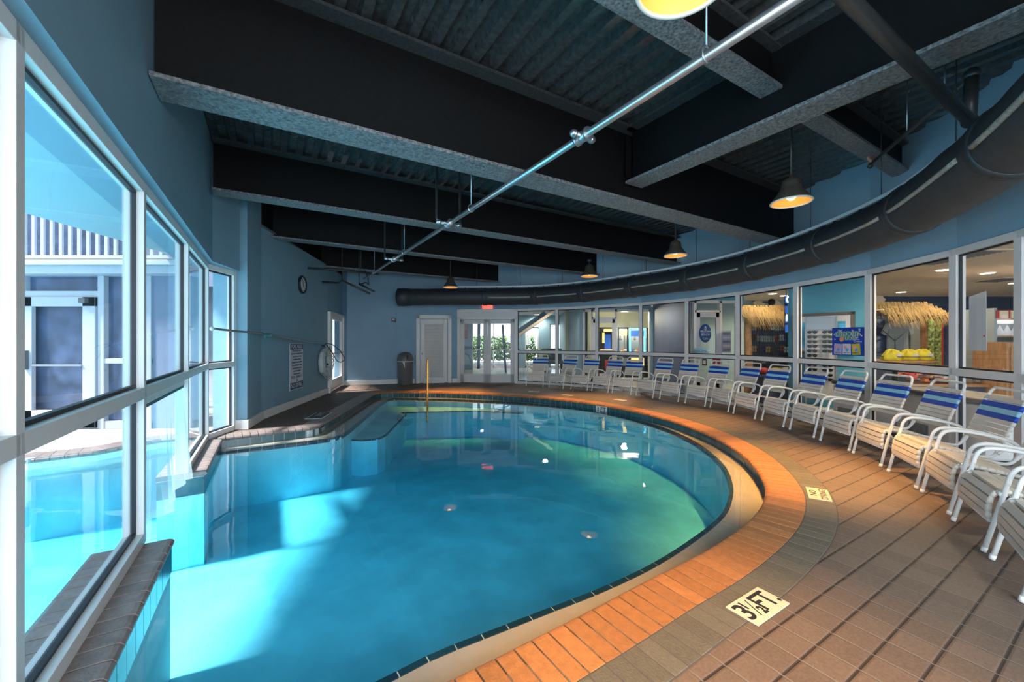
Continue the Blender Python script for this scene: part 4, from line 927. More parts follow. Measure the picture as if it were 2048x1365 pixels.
obj('body', MB().prism([(-cw/2, -dp_/2), (cw/2, -dp_/2), (cw/2, dp_/2), (-cw/2, dp_/2)], 0, 1.0).box((0, .15, 1.4), (cw, .4, .9)).box((0, -.05, hz-.1), (cw, .6, .2)), 'gasket', t, bevel=.02)
obj('marquee', MB().box((0.05, -.36, hz-.12), (cw*.75, .02, .1)), 'gold', t); obj('screen', MB().box((.05, -.06, 1.35), (cw*.4, .02, .6)), 'blueglow', t); obj('light_strip', MB().box((-.12, -.07, 1.55), (.08, .03, .45)), 'gold', t); obj('control_panel', MB().box((0, -.25, 1.02), (cw*.9, .2, .05), R=Matrix.Rotation(.4, 3, 'X')), 'orglow', t); obj('coin_door', MB().box((0, -.36, .5), (.25, .02, .35)), 'red', t)
for (u0, u1, v0, lab, fm, top) in ((1236, 1257, 655, 'prize machine with gold bulb band on top left of the cyan one', 'gasket', 'gold'), (1259, 1291, 657, 'claw machine framed in glowing cyan', 'cyan', 'blueglow'), (1294, 1306, 656, 'dark prize machine right of the cyan claw machine', 'gasket', 'orglow')):
    t, cw, hz, dp_ = cab('claw_machine', lab, u0, u1, v0, 0, 15.4, fm)
    obj('base', MB().box((0, 0, .45), (cw, dp_, .9)), 'gasket', t, bevel=.01); f = MB()
    for sx in (-1, 1): f.box((sx*(cw/2-.025), -dp_/2+.03, (hz+.9)/2), (.05, .06, hz-.9))
    f.box((0, -dp_/2+.03, hz-.03), (cw, .06, .06)); obj('frame', f, fm, t); obj('marquee', MB().box((0, -dp_/2+.04, hz-.2), (cw*.84, .03, .22)), top, t)
    obj('case', MB().box((0, dp_/2-.05, (hz+.9)/2), (cw*.95, .03, hz-.9)), 'paper', t); obj('claw', MB().tube([(0, 0, hz-.2), (0, 0, 1.5)], .012, 6).ball((0, 0, 1.48), .05), 'steel', t)
    r = random.Random(5)
    pz = MB()
    for i in range(26): pz.ball((r.uniform(-.4, .4)*cw, r.uniform(-.3, .25), .93+r.random()*.12), .06, m=i % 4, n=6)
    o = obj('prizes', pz, ['yellow', 'orange', 'blueglow', 'paper'], t); o['kind'] = 'stuff'
    obj('front_panel', MB().box((0, -dp_/2-.01, .6), (cw*.8, .02, .3)), 'gold' if fm == 'cyan' else 'grey', t)
# grey blue wall and the cafe
mb = MB().seg((4.78, 10.95), (4.9, 13.92), 0, CZ, -.12); struct('wall_grey', mb, 'greywall')
cA, cB = Vector((4.78, 10.9)), Vector((6.2, 10.75)); f = MB()
mb = MB().bar((*cA, 2.62), (*cB, 2.62), .12, .26); struct('wall_cafe', mb, 'blueglow' if False else 'teal')
o = struct('door_5'); o['label'] = 'white framed cafe door with an oval sign'; f = MB()
for x in (4.93, 5.62, 6.08): f.box((x, 10.82, 1.24), (.07, .12, 2.48))
f.box((5.5, 10.82, 2.46), (1.2, .12, .07)); f.box((5.27, 10.82, 2.2), (.7, .12, .06)); f.box((5.85, 10.82, 1.0), (.45, .1, .06)); obj('door_frame', f, 'white', o, bevel=.003)
f = MB()
for x in (5.01, 5.54): f.box((x, 10.78, 1.1), (.1, .05, 2.12))
f.box((5.27, 10.78, 2.1), (.6, .05, .12)); f.box((5.27, 10.78, .15), (.6, .05, .28)); obj('door_leaf', f, 'ext', o); obj('pane', MB().box((5.27, 10.78, 1.2), (.44, .01, 1.8)), 'glass', o); obj('push_bar', MB().box((5.27, 10.7, 1.05), (.56, .04, .05)), 'steel', o)
q = P3(1410.5, 667, 10.72); t = thing('oval_sign', 'dark blue oval PELICAN BEACH Cafe sign on the cafe door', 'sign', q)
obj('board', MB().lathe([(.001, .006), (.25, .006), (.25, -.006), (.001, -.006)], 40, R=Matrix(((.62, 0, 0), (0, 0, -1), (0, 1, 0)))), mat('sign blue', (.012, .07, .25), .4), t)
for s_, z, sz in (('PELICAN', .045, .075), ('BEACH', -.04, .075), ('Cafe', -.145, .085)): text('lettering', s_, sz, 'paper', t, (0, -.012, z), (PI/2, 0, 0), .95)
obj('emblem', MB().ball((0, -.01, .17), .02, n=8).bar((0, -.01, .16), (-.03, -.01, .10), .012, .006).bar((0, -.01, .16), (.035, -.01, .11), .012, .006).bar((-.035, -.01, .15), (.04, -.01, .15), .01, .006), 'paper', t)
gE0, gE1 = Vector(G[4]), Vector(G[5]); 
def onglass(i, u, off=.04):
    a, b = Vector(G[i]), Vector(G[i+1]); p = lineat(u, a, b); d = (b-a).normalized(); n = Vector((-d.y, d.x)); return p+n*off, d, n
def gthing(name, label, cat, i, u, v, off=.03):
    p, d, n = onglass(i, u, off); z = EYE-(v-682.5)/800*p.y; t = thing(name, label, cat, (p.x, p.y, z), math.atan2(d.y, d.x)); t['_s'] = p.y; return t, p.y/800
def nid(t): 
    if '_s' in t: del t['_s']
t, k_ = gthing('surfboard_sign', 'pale blue oval sign on the glass below the cafe door sign', 'sign', 4, 1398.5, 702); nid(t)
obj('board', MB().lathe([(.001, .006), (.085, .006), (.085, -.006), (.001, -.006)], 40, R=Matrix(((2.9, 0, 0), (0, 0, -1), (0, 1, 0)))), mat('pale blue board', (.45, .72, .8), .4), t)
text('lettering', 'Beach Shop', .085, 'pot', t, (0, -.012, 0), (PI/2, 0, 0), 1)
t, k_ = gthing('red_notice', 'small red no-parking style notice low on the cafe glass', 'notice', 4, 1431, 725); nid(t); obj('sheet', MB().box((0, 0, 0), (.2, .006, .2)), 'red', t); obj('mark', MB().add([(-.04, -.005, -.09), (.04, -.005, -.09), (0, -.005, .08)], [(0, 1, 2)]), 'paper', t)
t, k_ = gthing('dark_notice', 'small dark notice on the cafe glass left of the red one', 'notice', 4, 1407, 725); nid(t); obj('sheet', MB().box((0, 0, 0), (.13, .006, .16)), mat('dark red', (.09, .015, .01), .5), t); obj('print', MB().box((0, -.004, 0), (.08, .004, .08)), 'paper', t)
q = P3(1453, 684, 10.7); t = thing('paper_notice', 'lilac printed flyer taped beside the cafe door', 'notice', q); obj('sheet', MB().box((0, 0, 0), (.24, .006, .58)), 'lilac', t)
for kx in range(5): obj('print', MB().box((0, -.004, .22-.11*kx), (.2, .003, .06)), 'paper' if kx % 2 else 'grey', t)

# ---- shops
mb = MB().box((7.5, 13.4, CZ/2), (4.8, .12, CZ)); struct('wall_shop_rear', mb, 'lobby')
mb = MB().box((13.0, 12.2, CZ/2), (6.4, .12, CZ)).box((16, 8, CZ/2), (.12, 8, CZ)); struct('wall_shop_navy', mb, 'shop')
mb = MB().seg((5.98, 8.66), (6.72, 7.58), 0, CZ, .15); struct('wall_teal', mb, 'teal')
def hut(label, u0, u1, vt, vb, d, postu, r0):
    a, b = P3(u0, vt, d), P3(u1, vt, d); zb = P3(u0, vb, d).z; c = (a+b)/2; W__ = b.x-a.x; t = thing('thatched_hut', label, 'hut', (c.x, d, 0)); r = random.Random(r0); mb = MB()
    mb.add([(-W__/2, -.25, zb+.12), (W__/2, -.25, zb+.12), (W__/2, .25, a.z), (-W__/2, .25, a.z)], [(0, 1, 2, 3)])
    for row in range(6):
        for i in range(int(W__*95)):
            x = r.uniform(-W__/2, W__/2); s = row/5; y = -.25+.45*s-.03; z = zb+.14+(a.z-zb-.14)*s; L_ = .22+.14*r.random(); dx = r.uniform(-.09, .09); w__ = .008
            mb.add([(x, y, z+.03), (x+w__*2, y, z+.03), (x+dx+w__, y-.12-.06*r.random(), z-L_)], [(0, 1, 2)])
    o = obj('thatch_roof', mb, 'thatch', t); o['kind'] = 'stuff'
    for pu in postu:
        x = P3(pu, 700, d).x-c.x; obj('post', MB().tube([(x, 0, 0), (x+.02, 0, .8), (x-.01, 0, 1.6), (x, 0, zb+.15)], [.09, .085, .08, .075], 10), 'trunk', t)
    return t, c, W__
hut('thatched hut over the sandals, lit orange in its middle', 1479, 1580, 612, 648, 9.7, (1496,), 1)
hut('thatched hut over the hanging shirts', 1748, 1872, 605, 643, 8.6, (1851,), 2)
# sandal grid
a, b = P3(1503, 640, 10.1), P3(1576, 752, 10.1); t = thing('sandal_rack', 'dark wire grid rack hung with rows of sandals under the thatch', 'rack', ((a.x+b.x)/2, 10.1, 0)); gw = b.x-a.x
for sx in (-1, 1): obj('leg', MB().box((sx*gw/2, .05, 1.0), (.04, .04, 2.0)), 'gasket', t)
g = MB()
for i in range(15): g.box((-gw/2+i*gw/14, 0, 1.15), (.008, .008, 1.5))
for i in range(15): g.box((0, 0, .45+i*.1), (gw, .008, .008))
obj('grid', g, 'gasket', t); obj('backing', MB().box((0, .1, 1.15), (gw, .02, 1.6)), 'shop', t)
r = random.Random(9); cols = ['skin', 'grey', mat('rust leather', (.22, .06, .03), .6), 'navy', 'grey', mat('brown leather', (.08, .05, .035), .6), 'pot']
sp = None
for row in range(5):
    for cidx in range(8):
        x = -gw/2+.06+cidx*(gw-.12)/7; z = 1.74-row*.27+r.uniform(-.02, .02); m_ = cols[(row*3+cidx*5+r.randint(0, 2)) % len(cols)]
        mb = MB()
        for sx in (-.03, .03):
            mb.lathe([(.001, -.01), (.02, -.01), (.02, .01), (.001, .01)], 10, (sx, 0, -.045), R=Matrix(((1.1, 0, 0), (0, 0, -1), (0, 2.0, 0)))); mb.lathe([(.001, -.01), (.024, -.01), (.024, .01), (.001, .01)], 10, (sx, 0, .03), R=Matrix(((1.1, 0, 0), (0, 0, -1), (0, 2.0, 0))))
            mb.tube([(sx-.022, -.008, .01), (sx, -.03, .04), (sx+.022, -.008, .01)], .006, 5)
        o = obj('sandals', mb, m_, None, loc=(t.location.x+x, 10.085, z)); tag(o, 'pair of sandals on the wire rack, %s row, %s from the left' % ('top second middle fourth lowest'.split()[row], 'first second third fourth fifth sixth seventh eighth'.split()[cidx]), 'sandals', 'sandals on the wire rack')
for i, (u, v) in enumerate(((1518, 607), (1552, 611))):
    q = P3(u, v, 13.3); t = thing('diamond_plaque', 'pale diamond plaque high on the shop wall, %s of the black speaker' % ('left', 'right')[i], 'plaque', q); obj('plaque', MB().box((0, 0, 0), (.3, .03, .3), R=Matrix.Rotation(PI/4, 3, 'Y')), 'cream', t)
q = P3(1758, 600, 11.9); t = thing('diamond_plaque', 'pale diamond plaque above the shirt hut', 'plaque', q); obj('plaque', MB().box((0, 0, 0), (.28, .03, .28), R=Matrix.Rotation(PI/4, 3, 'Y')), 'cream', t)
q = P3(1543, 605, 12.8); t = thing('speaker', 'small round black speaker high on the shop wall', 'speaker', q); obj('housing', MB().ball((0, 0, 0), .11), 'gasket', t); obj('arm', MB().tube([(0, 0, 0), (0, .45, .05)], .02, 6), 'gasket', t)
# blue neon sign
q = P3(1573, 620, 8.55); t = thing('neon_sign', 'vertical blue neon sign at the edge of the teal wall', 'sign', q); obj('wall_bracket', MB().box((.02, .04, -.1), (.03, .06, .8)), 'gasket', t); obj('hanging_cord', MB().tube([(.02, .04, .28), (.02, .04, CZ-q.z)], .006, 6), 'gasket', t)
f = MB()
for kx, z in enumerate((.22, .0, -.2, -.4)): f.box((0, 0, z), (.05, .02, .16))
obj('tube_letters', f, 'blueglow', t); obj('white_tube', MB().tube([(.02, -.02, .28), (-.01, -.02, .22), (.02, -.02, .16)], .01, 6).tube([(-.01, -.02, -.1), (-.01, -.02, -.24)], .01, 6), 'dl', t)
# teal wall: picture, sunglasses
def tealat(u): return lineat(u, (5.98, 8.66), (6.72, 7.58))
dT = Vector((6.72-5.98, 7.58-8.66)).normalized(); aT = math.atan2(dT.y, dT.x)
a, b = tealat(1586), tealat(1711); c = (a+b)/2; nT = Vector((dT.y, -dT.x)); c -= nT*-.03; W__ = (b-a).length
t = thing('framed_picture', 'large framed blue picture on the teal wall behind the sunglasses', 'picture', (c.x, c.y, 1.55), aT)
f = MB(); Hh = .84
for sx in (-1, 1): f.box((sx*(W__/2-.03), 0, 0), (.06, .04, Hh))
for sz in (-1, 1): f.box((0, 0, sz*(Hh/2-.03)), (W__, .04, .06))
obj('frame', f, mat('grey brown frame', (.13, .11, .1), .5), t); obj('mat_board', MB().box((0, .005, 0), (W__-.1, .02, Hh-.1)), 'paper', t); obj('print', MB().box((0, -.01, -.03), (W__-.28, .01, Hh-.3)), mat('sea print', (.08, .45, .75), .4, var=.6, scale=5), t)
c = tealat(1655)+nT*.35; t = thing('sunglasses_rack', 'white sunglasses display rack in front of the teal wall', 'rack', (c.x, c.y, 0), aT)
rw = .5; obj('panel', MB().box((0, .02, .95), (rw, .02, 1.4)).box((0, .02, .05), (rw+.1, .3, .06)), 'paper', t); obj('header_mirror', MB().box((0, 0, 1.75), (rw, .03, .24)), 'steel', t)
f = MB()
for sx in (-1, 1): f.box((sx*rw/2, 0, 1.0), (.02, .03, 1.8))
obj('side_frame', f, 'steel', t)
sg = None
for row in range(11):
    for cidx in range(2):
        if cidx == 1 and row in (5,): continue
        m_ = MB(); z = 1.57-row*.092; x = -rw/4+cidx*rw/2
        p = Vector((c.x, c.y, 0))+Vector((dT.x, dT.y, 0))*x+Vector((nT.x, nT.y, 0))*.05
        o = thing('sunglasses', 'sunglasses on the white rack, %s column, %s from the top' % (('left', 'right')[cidx], 'first second third fourth fifth sixth seventh eighth ninth tenth eleventh'.split()[row]), 'sunglasses', (p.x, p.y, z), aT, 'sunglasses on the white rack')
        l_ = MB()
        for sx in (-.045, .045): l_.disc((sx, -.005, 0), .033, 0, 12, R=Matrix(((1.25, 0, 0), (0, 0, -1), (0, 1, 0))))
        obj('lenses', l_, 'lens', o); f = MB().box((0, 0, .022), (.16, .012, .01))
        for sx in (-.078, .078): f.box((sx, .03, .02), (.006, .07, .008))
        obj('frame', f, 'gasket' if (row+cidx) % 4 != 2 else 'camo', o)
# poster on the glass
t, k_ = gthing('ice_cream_poster', 'blue ice cream poster taped to the glass', 'poster', 6, 1696.5, 683.5, -.01); nid(t)
a, _, _ = onglass(6, 1665); b, _, _ = onglass(6, 1729); pw = (b-a).length; ph = .44
obj('sheet', MB().box((0, 0, 0), (pw, .008, ph)), 'poster', t)
text('lettering', "dippin'", .145, 'paper', t, (-.0, -.007, .13), (PI/2, 0, 0), 1.1, bold=.006); text('lettering', "dippin'", .145, 'green', t, (-.0, -.010, .13), (PI/2, 0, 0), 1.1, bold=-.0005)
text('lettering', 'dots', .1, 'paper', t, (.05, -.007, .055), (PI/2, 0, 0), 1.15, bold=.005); text('lettering', 'dots', .1, 'green', t, (.05, -.010, .055), (PI/2, 0, 0), 1.15)
text('lettering', 'Ice', .04, 'paper', t, (pw*.32, -.007, .035), (PI/2, 0, 0), 1.2); text('lettering', 'Cream', .04, 'paper', t, (pw*.32, -.007, -.0), (PI/2, 0, 0), 1.2)
obj('orange_ball', MB().disc((-.09, -.012, .035), .038, R=Matrix(((1, 0, 0), (0, 0, -1), (0, 1, 0)))), mat('orange ball', (.75, .3, .1), .5), t)
for x, m_, rr in ((-pw*.3, 'lilac', .06), (-.01, 'paper', 0), (pw*.27, 'yellow', -.1)):
    Rr_ = Matrix.Rotation(rr, 3, 'Y'); obj('packet', MB().box((x, -.007, -.12), (.13, .006, .17), R=Rr_), m_, t); obj('packet_ball', MB().disc((x+.01, -.012, -.13), .028, R=Matrix(((1, 0, 0), (0, 0, -1), (0, 1, 0)))), mat('ball blue', (.1, .35, .8), .5), t); obj('packet_ball', MB().disc((x-.02, -.0115, -.09), .024, R=Matrix(((1, 0, 0), (0, 0, -1), (0, 1, 0)))), mat('ball pink', (.8, .3, .4), .5), t); text('packet_lettering', 'dippin dots', .022, 'navy', t, (x, -.0118, -.175), (PI/2, 0, 0), 1)
r = random.Random(8); dd_ = MB()
for i in range(9): dd_.disc((r.choice((-1, 1))*pw*r.uniform(.3, .45), -.006, r.uniform(.02, .2)), .012, R=Matrix(((1, 0, 0), (0, 0, -1), (0, 1, 0))), n=8)
obj('confetti_dots', dd_, 'cream', t)
# freezers
for (gi, u, lab, L_) in ((6, 1700, 'white ice cream freezer behind the glass below the blue poster', 1.0), (7, 1835, 'white chest freezer behind the glass below the shirt hut', 1.25)):
    p, d, n = onglass(gi, u, .5); t = thing('freezer', lab, 'freezer', (p.x, p.y, 0), math.atan2(d.y, d.x))
    obj('cabinet', MB().box((0, 0, .36), (L_, .6, .62)), 'paper', t, bevel=.03); obj('lid', MB().box((0, 0, .71), (L_+.03, .64, .07)), 'bin', t, bevel=.02); obj('vent_grille', MB().box((-.25, -.305, .2), (.3, .01, .2)), 'grey', t); obj('label_plate', MB().box((.0, -.305, .6), (.14, .01, .06)), 'green', t)
    for sx in (-1, 1): obj('foot', MB().box((sx*(L_/2-.08), 0, .025), (.06, .5, .05)), 'gasket', t)
# shirts
def shirt(name, u, v, d, m, lab, h=.75, w_=.5, group='shirts hanging under the thatch'):
    d += ((u*7) % 5)*.09; q = P3(u, v, d); t = thing(name, lab, 'shirt', q, 0, group); mb = MB()
    n = 10
    out = [(-.08, 0), (-.25, -.06), (-.36, -.28), (-.27, -.33), (-.22, -.2), (-.23, -h), (.23, -h), (.22, -.2), (.27, -.33), (.36, -.28), (.25, -.06), (.08, 0), (0, -.04)]
    out = [(x*w_/.5, z) for x, z in out]; k = len(out)
    mb.add([(x, -.03, z) for x, z in out]+[(x, .03, z) for x, z in out], [tuple(range(k)), tuple(range(2*k-1, k-1, -1))]+[(i, k+i, k+(i+1) % k, (i+1) % k) for i in range(k)])
    obj('cloth', mb, m, t, bevel=.01); obj('hanger', MB().tube([(-.18, 0, -.03), (0, 0, .05), (.18, 0, -.03)], .006, 6).tube([(0, 0, .05), (0, 0, .12)], .005, 6), 'gasket', t)
for u, m_, nm in ((1762, 'grey', 'grey brown shirt at the left end under the thatch'), (1776, 'navy', 'navy shirt between grey shirts under the thatch'), (1795, 'pot', 'pale green grey shirt in the middle under the thatch'), (1822, 'pot', 'pale grey shirt with sleeve turned out under the thatch'), (1838, 'grey', 'dark grey shirt beside the hut post')): shirt('hanging_shirt', u, 642, 9.0, m_, nm)
t = thing('clothes_rack', 'dark metal clothes rack under the thatch holding the shirts', 'rack', (8.7, 9.18, 0))
for kx in range(5): obj('hanging_rod', MB().tube([(-.9, -.18+.09*kx, 1.985+.005*kx), (.95, -.18+.09*kx, 1.985+.005*kx)], .012, 8), 'gasket', t)
for sx in (-.9, .95): obj('upright', MB().box((sx, 0, 1.0), (.04, .42, 2.02)), 'gasket', t)
q = P3(1790, 713, 8.0); t = thing('display_table', 'round display table with folded clothes in front of the shirt hut', 'table', (q.x, q.y, 0)); obj('tabletop', MB().lathe([(.001, .98), (.6, .98), (.6, 1.02), (.001, 1.02)], 28), 'wood', t); obj('pedestal', MB().tube([(0, 0, .02), (0, 0, .98)], .05, 10).lathe([(.001, 0), (.3, 0), (.3, .03), (.001, .03)], 20), 'gasket', t); obj('upper_ring', MB().tube([(.5*math.cos(i*PI/16), .5*math.sin(i*PI/16), 1.1) for i in range(32)], .008, 6, closed=True).tube([(0, 0, 1), (0, 0, 1.55)], .01, 6).tube([(0, 0, 1.4), (-.25, 0, 1.62)], .008, 6).tube([(0, 0, 1.4), (.25, 0, 1.62)], .008, 6), 'gasket', t)
r = random.Random(4)
for i, (dx, lab) in enumerate(((-.3, 'yellow shirt pile left on the display table'), (.02, 'yellow shirt with print in the middle of the table'), (.3, 'yellow shirt drooping at the right of the table'))):
    o = thing('folded_shirt', lab, 'shirt', (q.x+dx, q.y-.25, 1.132), 0); mb = MB().lathe([(.001, .13), (.05, .125), (.09, .1), (.12, .05), (.14, 0), (.145, -.06), (.14, -.11), (.001, -.11)], 26); mb.v = [(x*(1.12+.2*math.sin(6*math.atan2(y, x)+i*2)), y, z*.8-.02+.03*math.sin(5*math.atan2(y, x)+i)+r.uniform(-.012, .012)) if z > -.1 else (x, y, z) for x, y, z in mb.v]; obj('cloth', mb, 'yellow', o); obj('print', MB().box((0, -.145, .0), (.08, .02, .05)), 'paper', o)
o = MB(); r = random.Random(12)
for i in range(120): o.box((q.x+r.uniform(-.7, .95), q.y-.9+r.uniform(-.18, .18), .76+r.uniform(-.06, .12)), (r.uniform(.05, .14), .08, r.uniform(.03, .07)), m=r.randint(0, 5), rz=r.uniform(0, 3))
oo = obj('souvenirs', o, ['orange', 'red', 'navy', 'skin', 'paper', 'orange']); tag(oo, 'jumble of colourful souvenirs spread on a low counter below the yellow shirts', 'souvenirs', kind='stuff')
t = thing('low_counter', 'long low wooden counter under the jumble of souvenirs', 'counter', (q.x+.1, q.y-.9, 0)); obj('top', MB().box((0, 0, .63), (1.8, .5, .05)), 'wood', t, bevel=.01); obj('base', MB().box((0, 0, .3), (1.6, .4, .6)), 'shop', t)
q = P3(1545, 735, 9.2); t = thing('sandal_table', 'low table with bright bundles below the sandal rack', 'table', (q.x, q.y, 0)); obj('tabletop', MB().box((0, 0, .62), (.9, .5, .05)), 'shop', t); obj('base', MB().box((0, 0, .3), (.7, .4, .6)), 'shop', t)
for dx, m_, nm in ((-.25, 'red', 'red bundle left on the low sandal table'), (.05, 'yellow', 'yellow bundle on the low sandal table'), (.28, 'pot', 'blue grey bundle right on the low sandal table')): oo = obj('bundle', MB().ball((0, 0, 0), .13, n=10, sz=.6), m_, loc=(q.x+dx, q.y-.05, .72)); tag(oo, nm, 'bundle')
for u, v0, v1, m_, nm in ((1862, 640, 735, 'camo', 'tall green patterned board beside the hut post'), (1887, 632, 740, 'camo', 'tall yellow green patterned board nearer the mullion'), (1893.5, 645, 742, 'red', 'tall narrow red board at the mullion')):
    a, b = P3(u, v0, 8.2), P3(u, v1, 8.2); t = thing('body_board', nm, 'board', (a.x, 8.2+(u-1862)*.004, 0)); obj('board', MB().box((0, 0, a.z/2), (.11, .05, a.z)), m_, t, bevel=.02)
# drinks area
q = P3(2010, 700, 7.6); t = thing('drink_cooler', 'lit drink cooler with red header seen through the right glass bay', 'cooler', (q.x, q.y, 0)); W__ = 1.2
obj('cabinet', MB().box((0, .35, 1.0), (W__, .05, 2.0)).box((-W__/2, 0, 1.0), (.05, .7, 2.0)).box((W__/2, 0, 1.0), (.05, .7, 2.0)), 'pot', t); obj('header', MB().box((0, -.33, 1.88), (W__, .06, .16)), 'red', t)
for kx in range(4): obj('header_panel', MB().box((-.48+.2*kx, -.37, 1.88), (.15, .02, .13)), 'cream', t)
obj('shelf', MB().box((0, 0, 1.76), (W__, .66, .03)), mat('lit shelf', (.8, .8, .8), .5, emit=(1, .95, .9), es=.6), t); obj('shelf', MB().box((0, 0, 1.48), (W__, .66, .03)), 'wood', t)
for kx in range(6):
    oo = obj('paper_cone', MB().lathe([(.075, 0), (.005, .2)], 14), 'paper', loc=(q.x-.5+kx*.14, q.y-.1, 1.497)); tag(oo, 'white paper cone on the cooler shelf, %s from the left' % 'first second third fourth fifth sixth'.split()[kx], 'cone', 'paper cones on the cooler shelf')
t = thing('wooden_cabinet', 'warm wooden cabinet below the drink cooler shelf', 'cabinet', (q.x-.35, q.y-.75, 0))
obj('carcass', MB().box((.0, 0, .7), (1.7, .5, 1.36)), 'wood', t, bevel=.01)
for kx, x in enumerate((-.55, 0, .55)): obj('door', MB().box((x, -.26, .7), (.5, .02, 1.2)), 'wood', t, bevel=.005)
for x, z, m_ in ((-.42, 1.0, 'blueglow'), (.12, 1.12, 'yellow'), (.12, .98, 'pot'), (.12, .7, 'camo')): obj('sticker', MB().box((x, -.28, z), (.1, .006, .16)), m_, t)
t, k_ = gthing('paper_sheet', 'large blank white paper sheet taped to the glass at right', 'paper', 8, 1948, 645, .03); nid(t)
a, _, _ = onglass(8, 1931); b, _, _ = onglass(8, 1966); hh = .62
obj('sheet', MB().add([(-(b-a).length/2, 0, -hh/2), ((b-a).length/2, 0, -hh/2), ((b-a).length/2-.01, 0, hh/2+.02), (-(b-a).length/2, 0, hh/2-.02), (-(b-a).length/2, .003, -hh/2), ((b-a).length/2, .003, -hh/2), ((b-a).length/2-.01, .003, hh/2+.02), (-(b-a).length/2, .003, hh/2-.02)], [(0, 1, 2, 3), (7, 6, 5, 4), (0, 4, 5, 1), (1, 5, 6, 2), (2, 6, 7, 3), (3, 7, 4, 0)]), 'paper', t); obj('red_dot', MB().disc(((b-a).length/2-.03, -.003, -.15), .012, R=Matrix(((1, 0, 0), (0, 0, -1), (0, 1, 0)))), 'red', t)
# recessed lights and vents
for i, (u, v, r_, nm) in enumerate(((1545, 588, .1, 'recessed ceiling light left over the sandal hut'), (1568, 592, .1, 'recessed ceiling light right over the sandal hut'), (1802, 585, .1, 'recessed ceiling light over the shirt hut'), (1975, 547, .1, 'nearer recessed ceiling light over the drinks area'), (2030, 567, .1, 'farther recessed ceiling light over the drinks area'), (1460, 612, .1, 'recessed ceiling light in the cafe'), (1075, 630, .16, 'recessed lobby ceiling light nearer the stairs'), (1138, 631, .16, 'recessed lobby ceiling light by the entrance window'), (967, 628, .16, 'recessed lobby ceiling light behind the double doors'))):
    q = ceilp(u, v, CZ-.005); t = thing('ceiling_light', nm, 'ceiling light', q); obj('diffuser', MB().disc((0, 0, -.003), r_, n=20), 'dl', t); obj('trim_ring', MB().lathe([(r_, -.004), (r_+.02, -.004), (r_+.02, .003)], 20), 'white', t)
for u, v, nm in ((1868, 523, 'ceiling air vent near the shirt hut bay'), (1940, 508, 'ceiling air vent just beyond the right mullion'), (2000, 560, 'ceiling air vent over the drinks area')):
    q = ceilp(u, v, CZ-.01); t = thing('ceiling_vent', nm, 'vent', q); obj('frame', MB().box((0, 0, 0), (.6, .6, .015)), 'ceil', t)
    f = MB()
    for kx in range(8): f.box((0, -.24+.068*kx, -.012), (.52, .02, .012))
    obj('slats', f, 'bin', t)
# each recessed light really lights its room; the extra ones here are added fill
for i, (x, y, e, nm) in enumerate(((6.05, 6.3, 110, 'added fill light over the freezer by the curved glass'), (6.0, 9.4, 45, 'added fill light before the sandal hut'), (5.75, 4.6, 100, 'added fill light over the near corridor'), (4.0, 12.3, 45, 'added fill light in the corridor before the arcade'), (1.2, 14.6, 45, 'added lobby fill light just behind the glass'), (8.2, 7.6, 50, 'added fill light before the drinks area'))):
    t = thing('ceiling_light', nm, 'ceiling light', (x, y, CZ-.008)); obj('diffuser', MB().disc((0, 0, -.003), .1, n=20), 'dl', t); obj('trim_ring', MB().lathe([(.1, -.004), (.12, -.004), (.12, .003)], 20), 'white', t); t['_e'] = e
for o in [o for o in S.objects if o.get('category') == 'ceiling light']:
    e = o.get('_e', 80)
    if '_e' in o: del o['_e']
    y = o.location.y; warm = (1, .76, .48) if o.location.x > 5.3 else (1, .93, .84)
    lamp('SPOT', 'ceiling_light_glow', (o.location.x, o.location.y, CZ-.03), e*(1.3 if y > 11 else 1), warm, spot_size=math.radians(165), spot_blend=.6, shadow_soft_size=.07)
t = thing('ceiling_light', 'bright panel light on the arcade ceiling', 'ceiling light', (4.6, 15.4, CZ-.02)); obj('diffuser', MB().box((0, 0, 0), (.6, .3, .02)), 'dl', t, bevel=.004)
lamp('POINT', 'arcade_light', (4.2, 15.0, 2.3), 60, (1, .95, .72), shadow_soft_size=.1)
# ================================================================ OUTSIDE ON THE LEFT
mb = MB().prism([tuple(uw(-2, .42)), tuple(uw(5.5, .42)), (-4.75, 6.3), (-5.35, 6.3), (-4.5, -2)], 2.75, 2.95); struct('trim_3', mb, 'soffit', label='pale blue soffit outside the left windows')
Yf = 6.4; Zf = 2.44
fx = lambda u: (u-1024)/800*Yf
t = thing('pool_house', 'white framed glazed wing of the building across the outdoor pool', 'building', (-7, Yf, 0))
o_ = Vector((-7, Yf, 0))
def fb(mb, x0, x1, y0, y1, z0, z1): return mb.box(((x0+x1)/2+7, (y0+y1)/2-Yf, (z0+z1)/2), (x1-x0, y1-y0, z1-z0))
obj('wall', fb(fb(MB(), -5.75, -5.15, Yf, Yf+.2, 0, Zf), -12, -5.15, Yf+.05, Yf+.2, 0, .12), 'extwall', t)
obj('fascia', fb(fb(MB(), -12, -5.1, Yf-.25, Yf+.3, Zf, Zf+.12), -12, -5.1, Yf-.32, Yf+.3, Zf+.12, Zf+.2), 'ext', t, bevel=.01)
f = MB(); xs = [fx(47), fx(205)]
for x in (-11, -9.6, xs[0], xs[1], -5.8): fb(f, x-.05, x+.05, Yf-.03, Yf+.06, 0, Zf)
fb(f, -12, xs[0], Yf-.02, Yf+.05, 1.04, 1.12); fb(f, xs[1], -5.75, Yf-.02, Yf+.05, 1.04, 1.12); fb(f, xs[0], xs[1], Yf-.02, Yf+.05, 2.1, 2.2); fb(f, -12, -5.75, Yf-.02, Yf+.05, 0, .12)
obj('window_frame', f, 'ext', t, bevel=.004)
obj('pane', fb(MB(), -12, -5.75, Yf+.05, Yf+.06, .1, Zf), 'extglass', t)
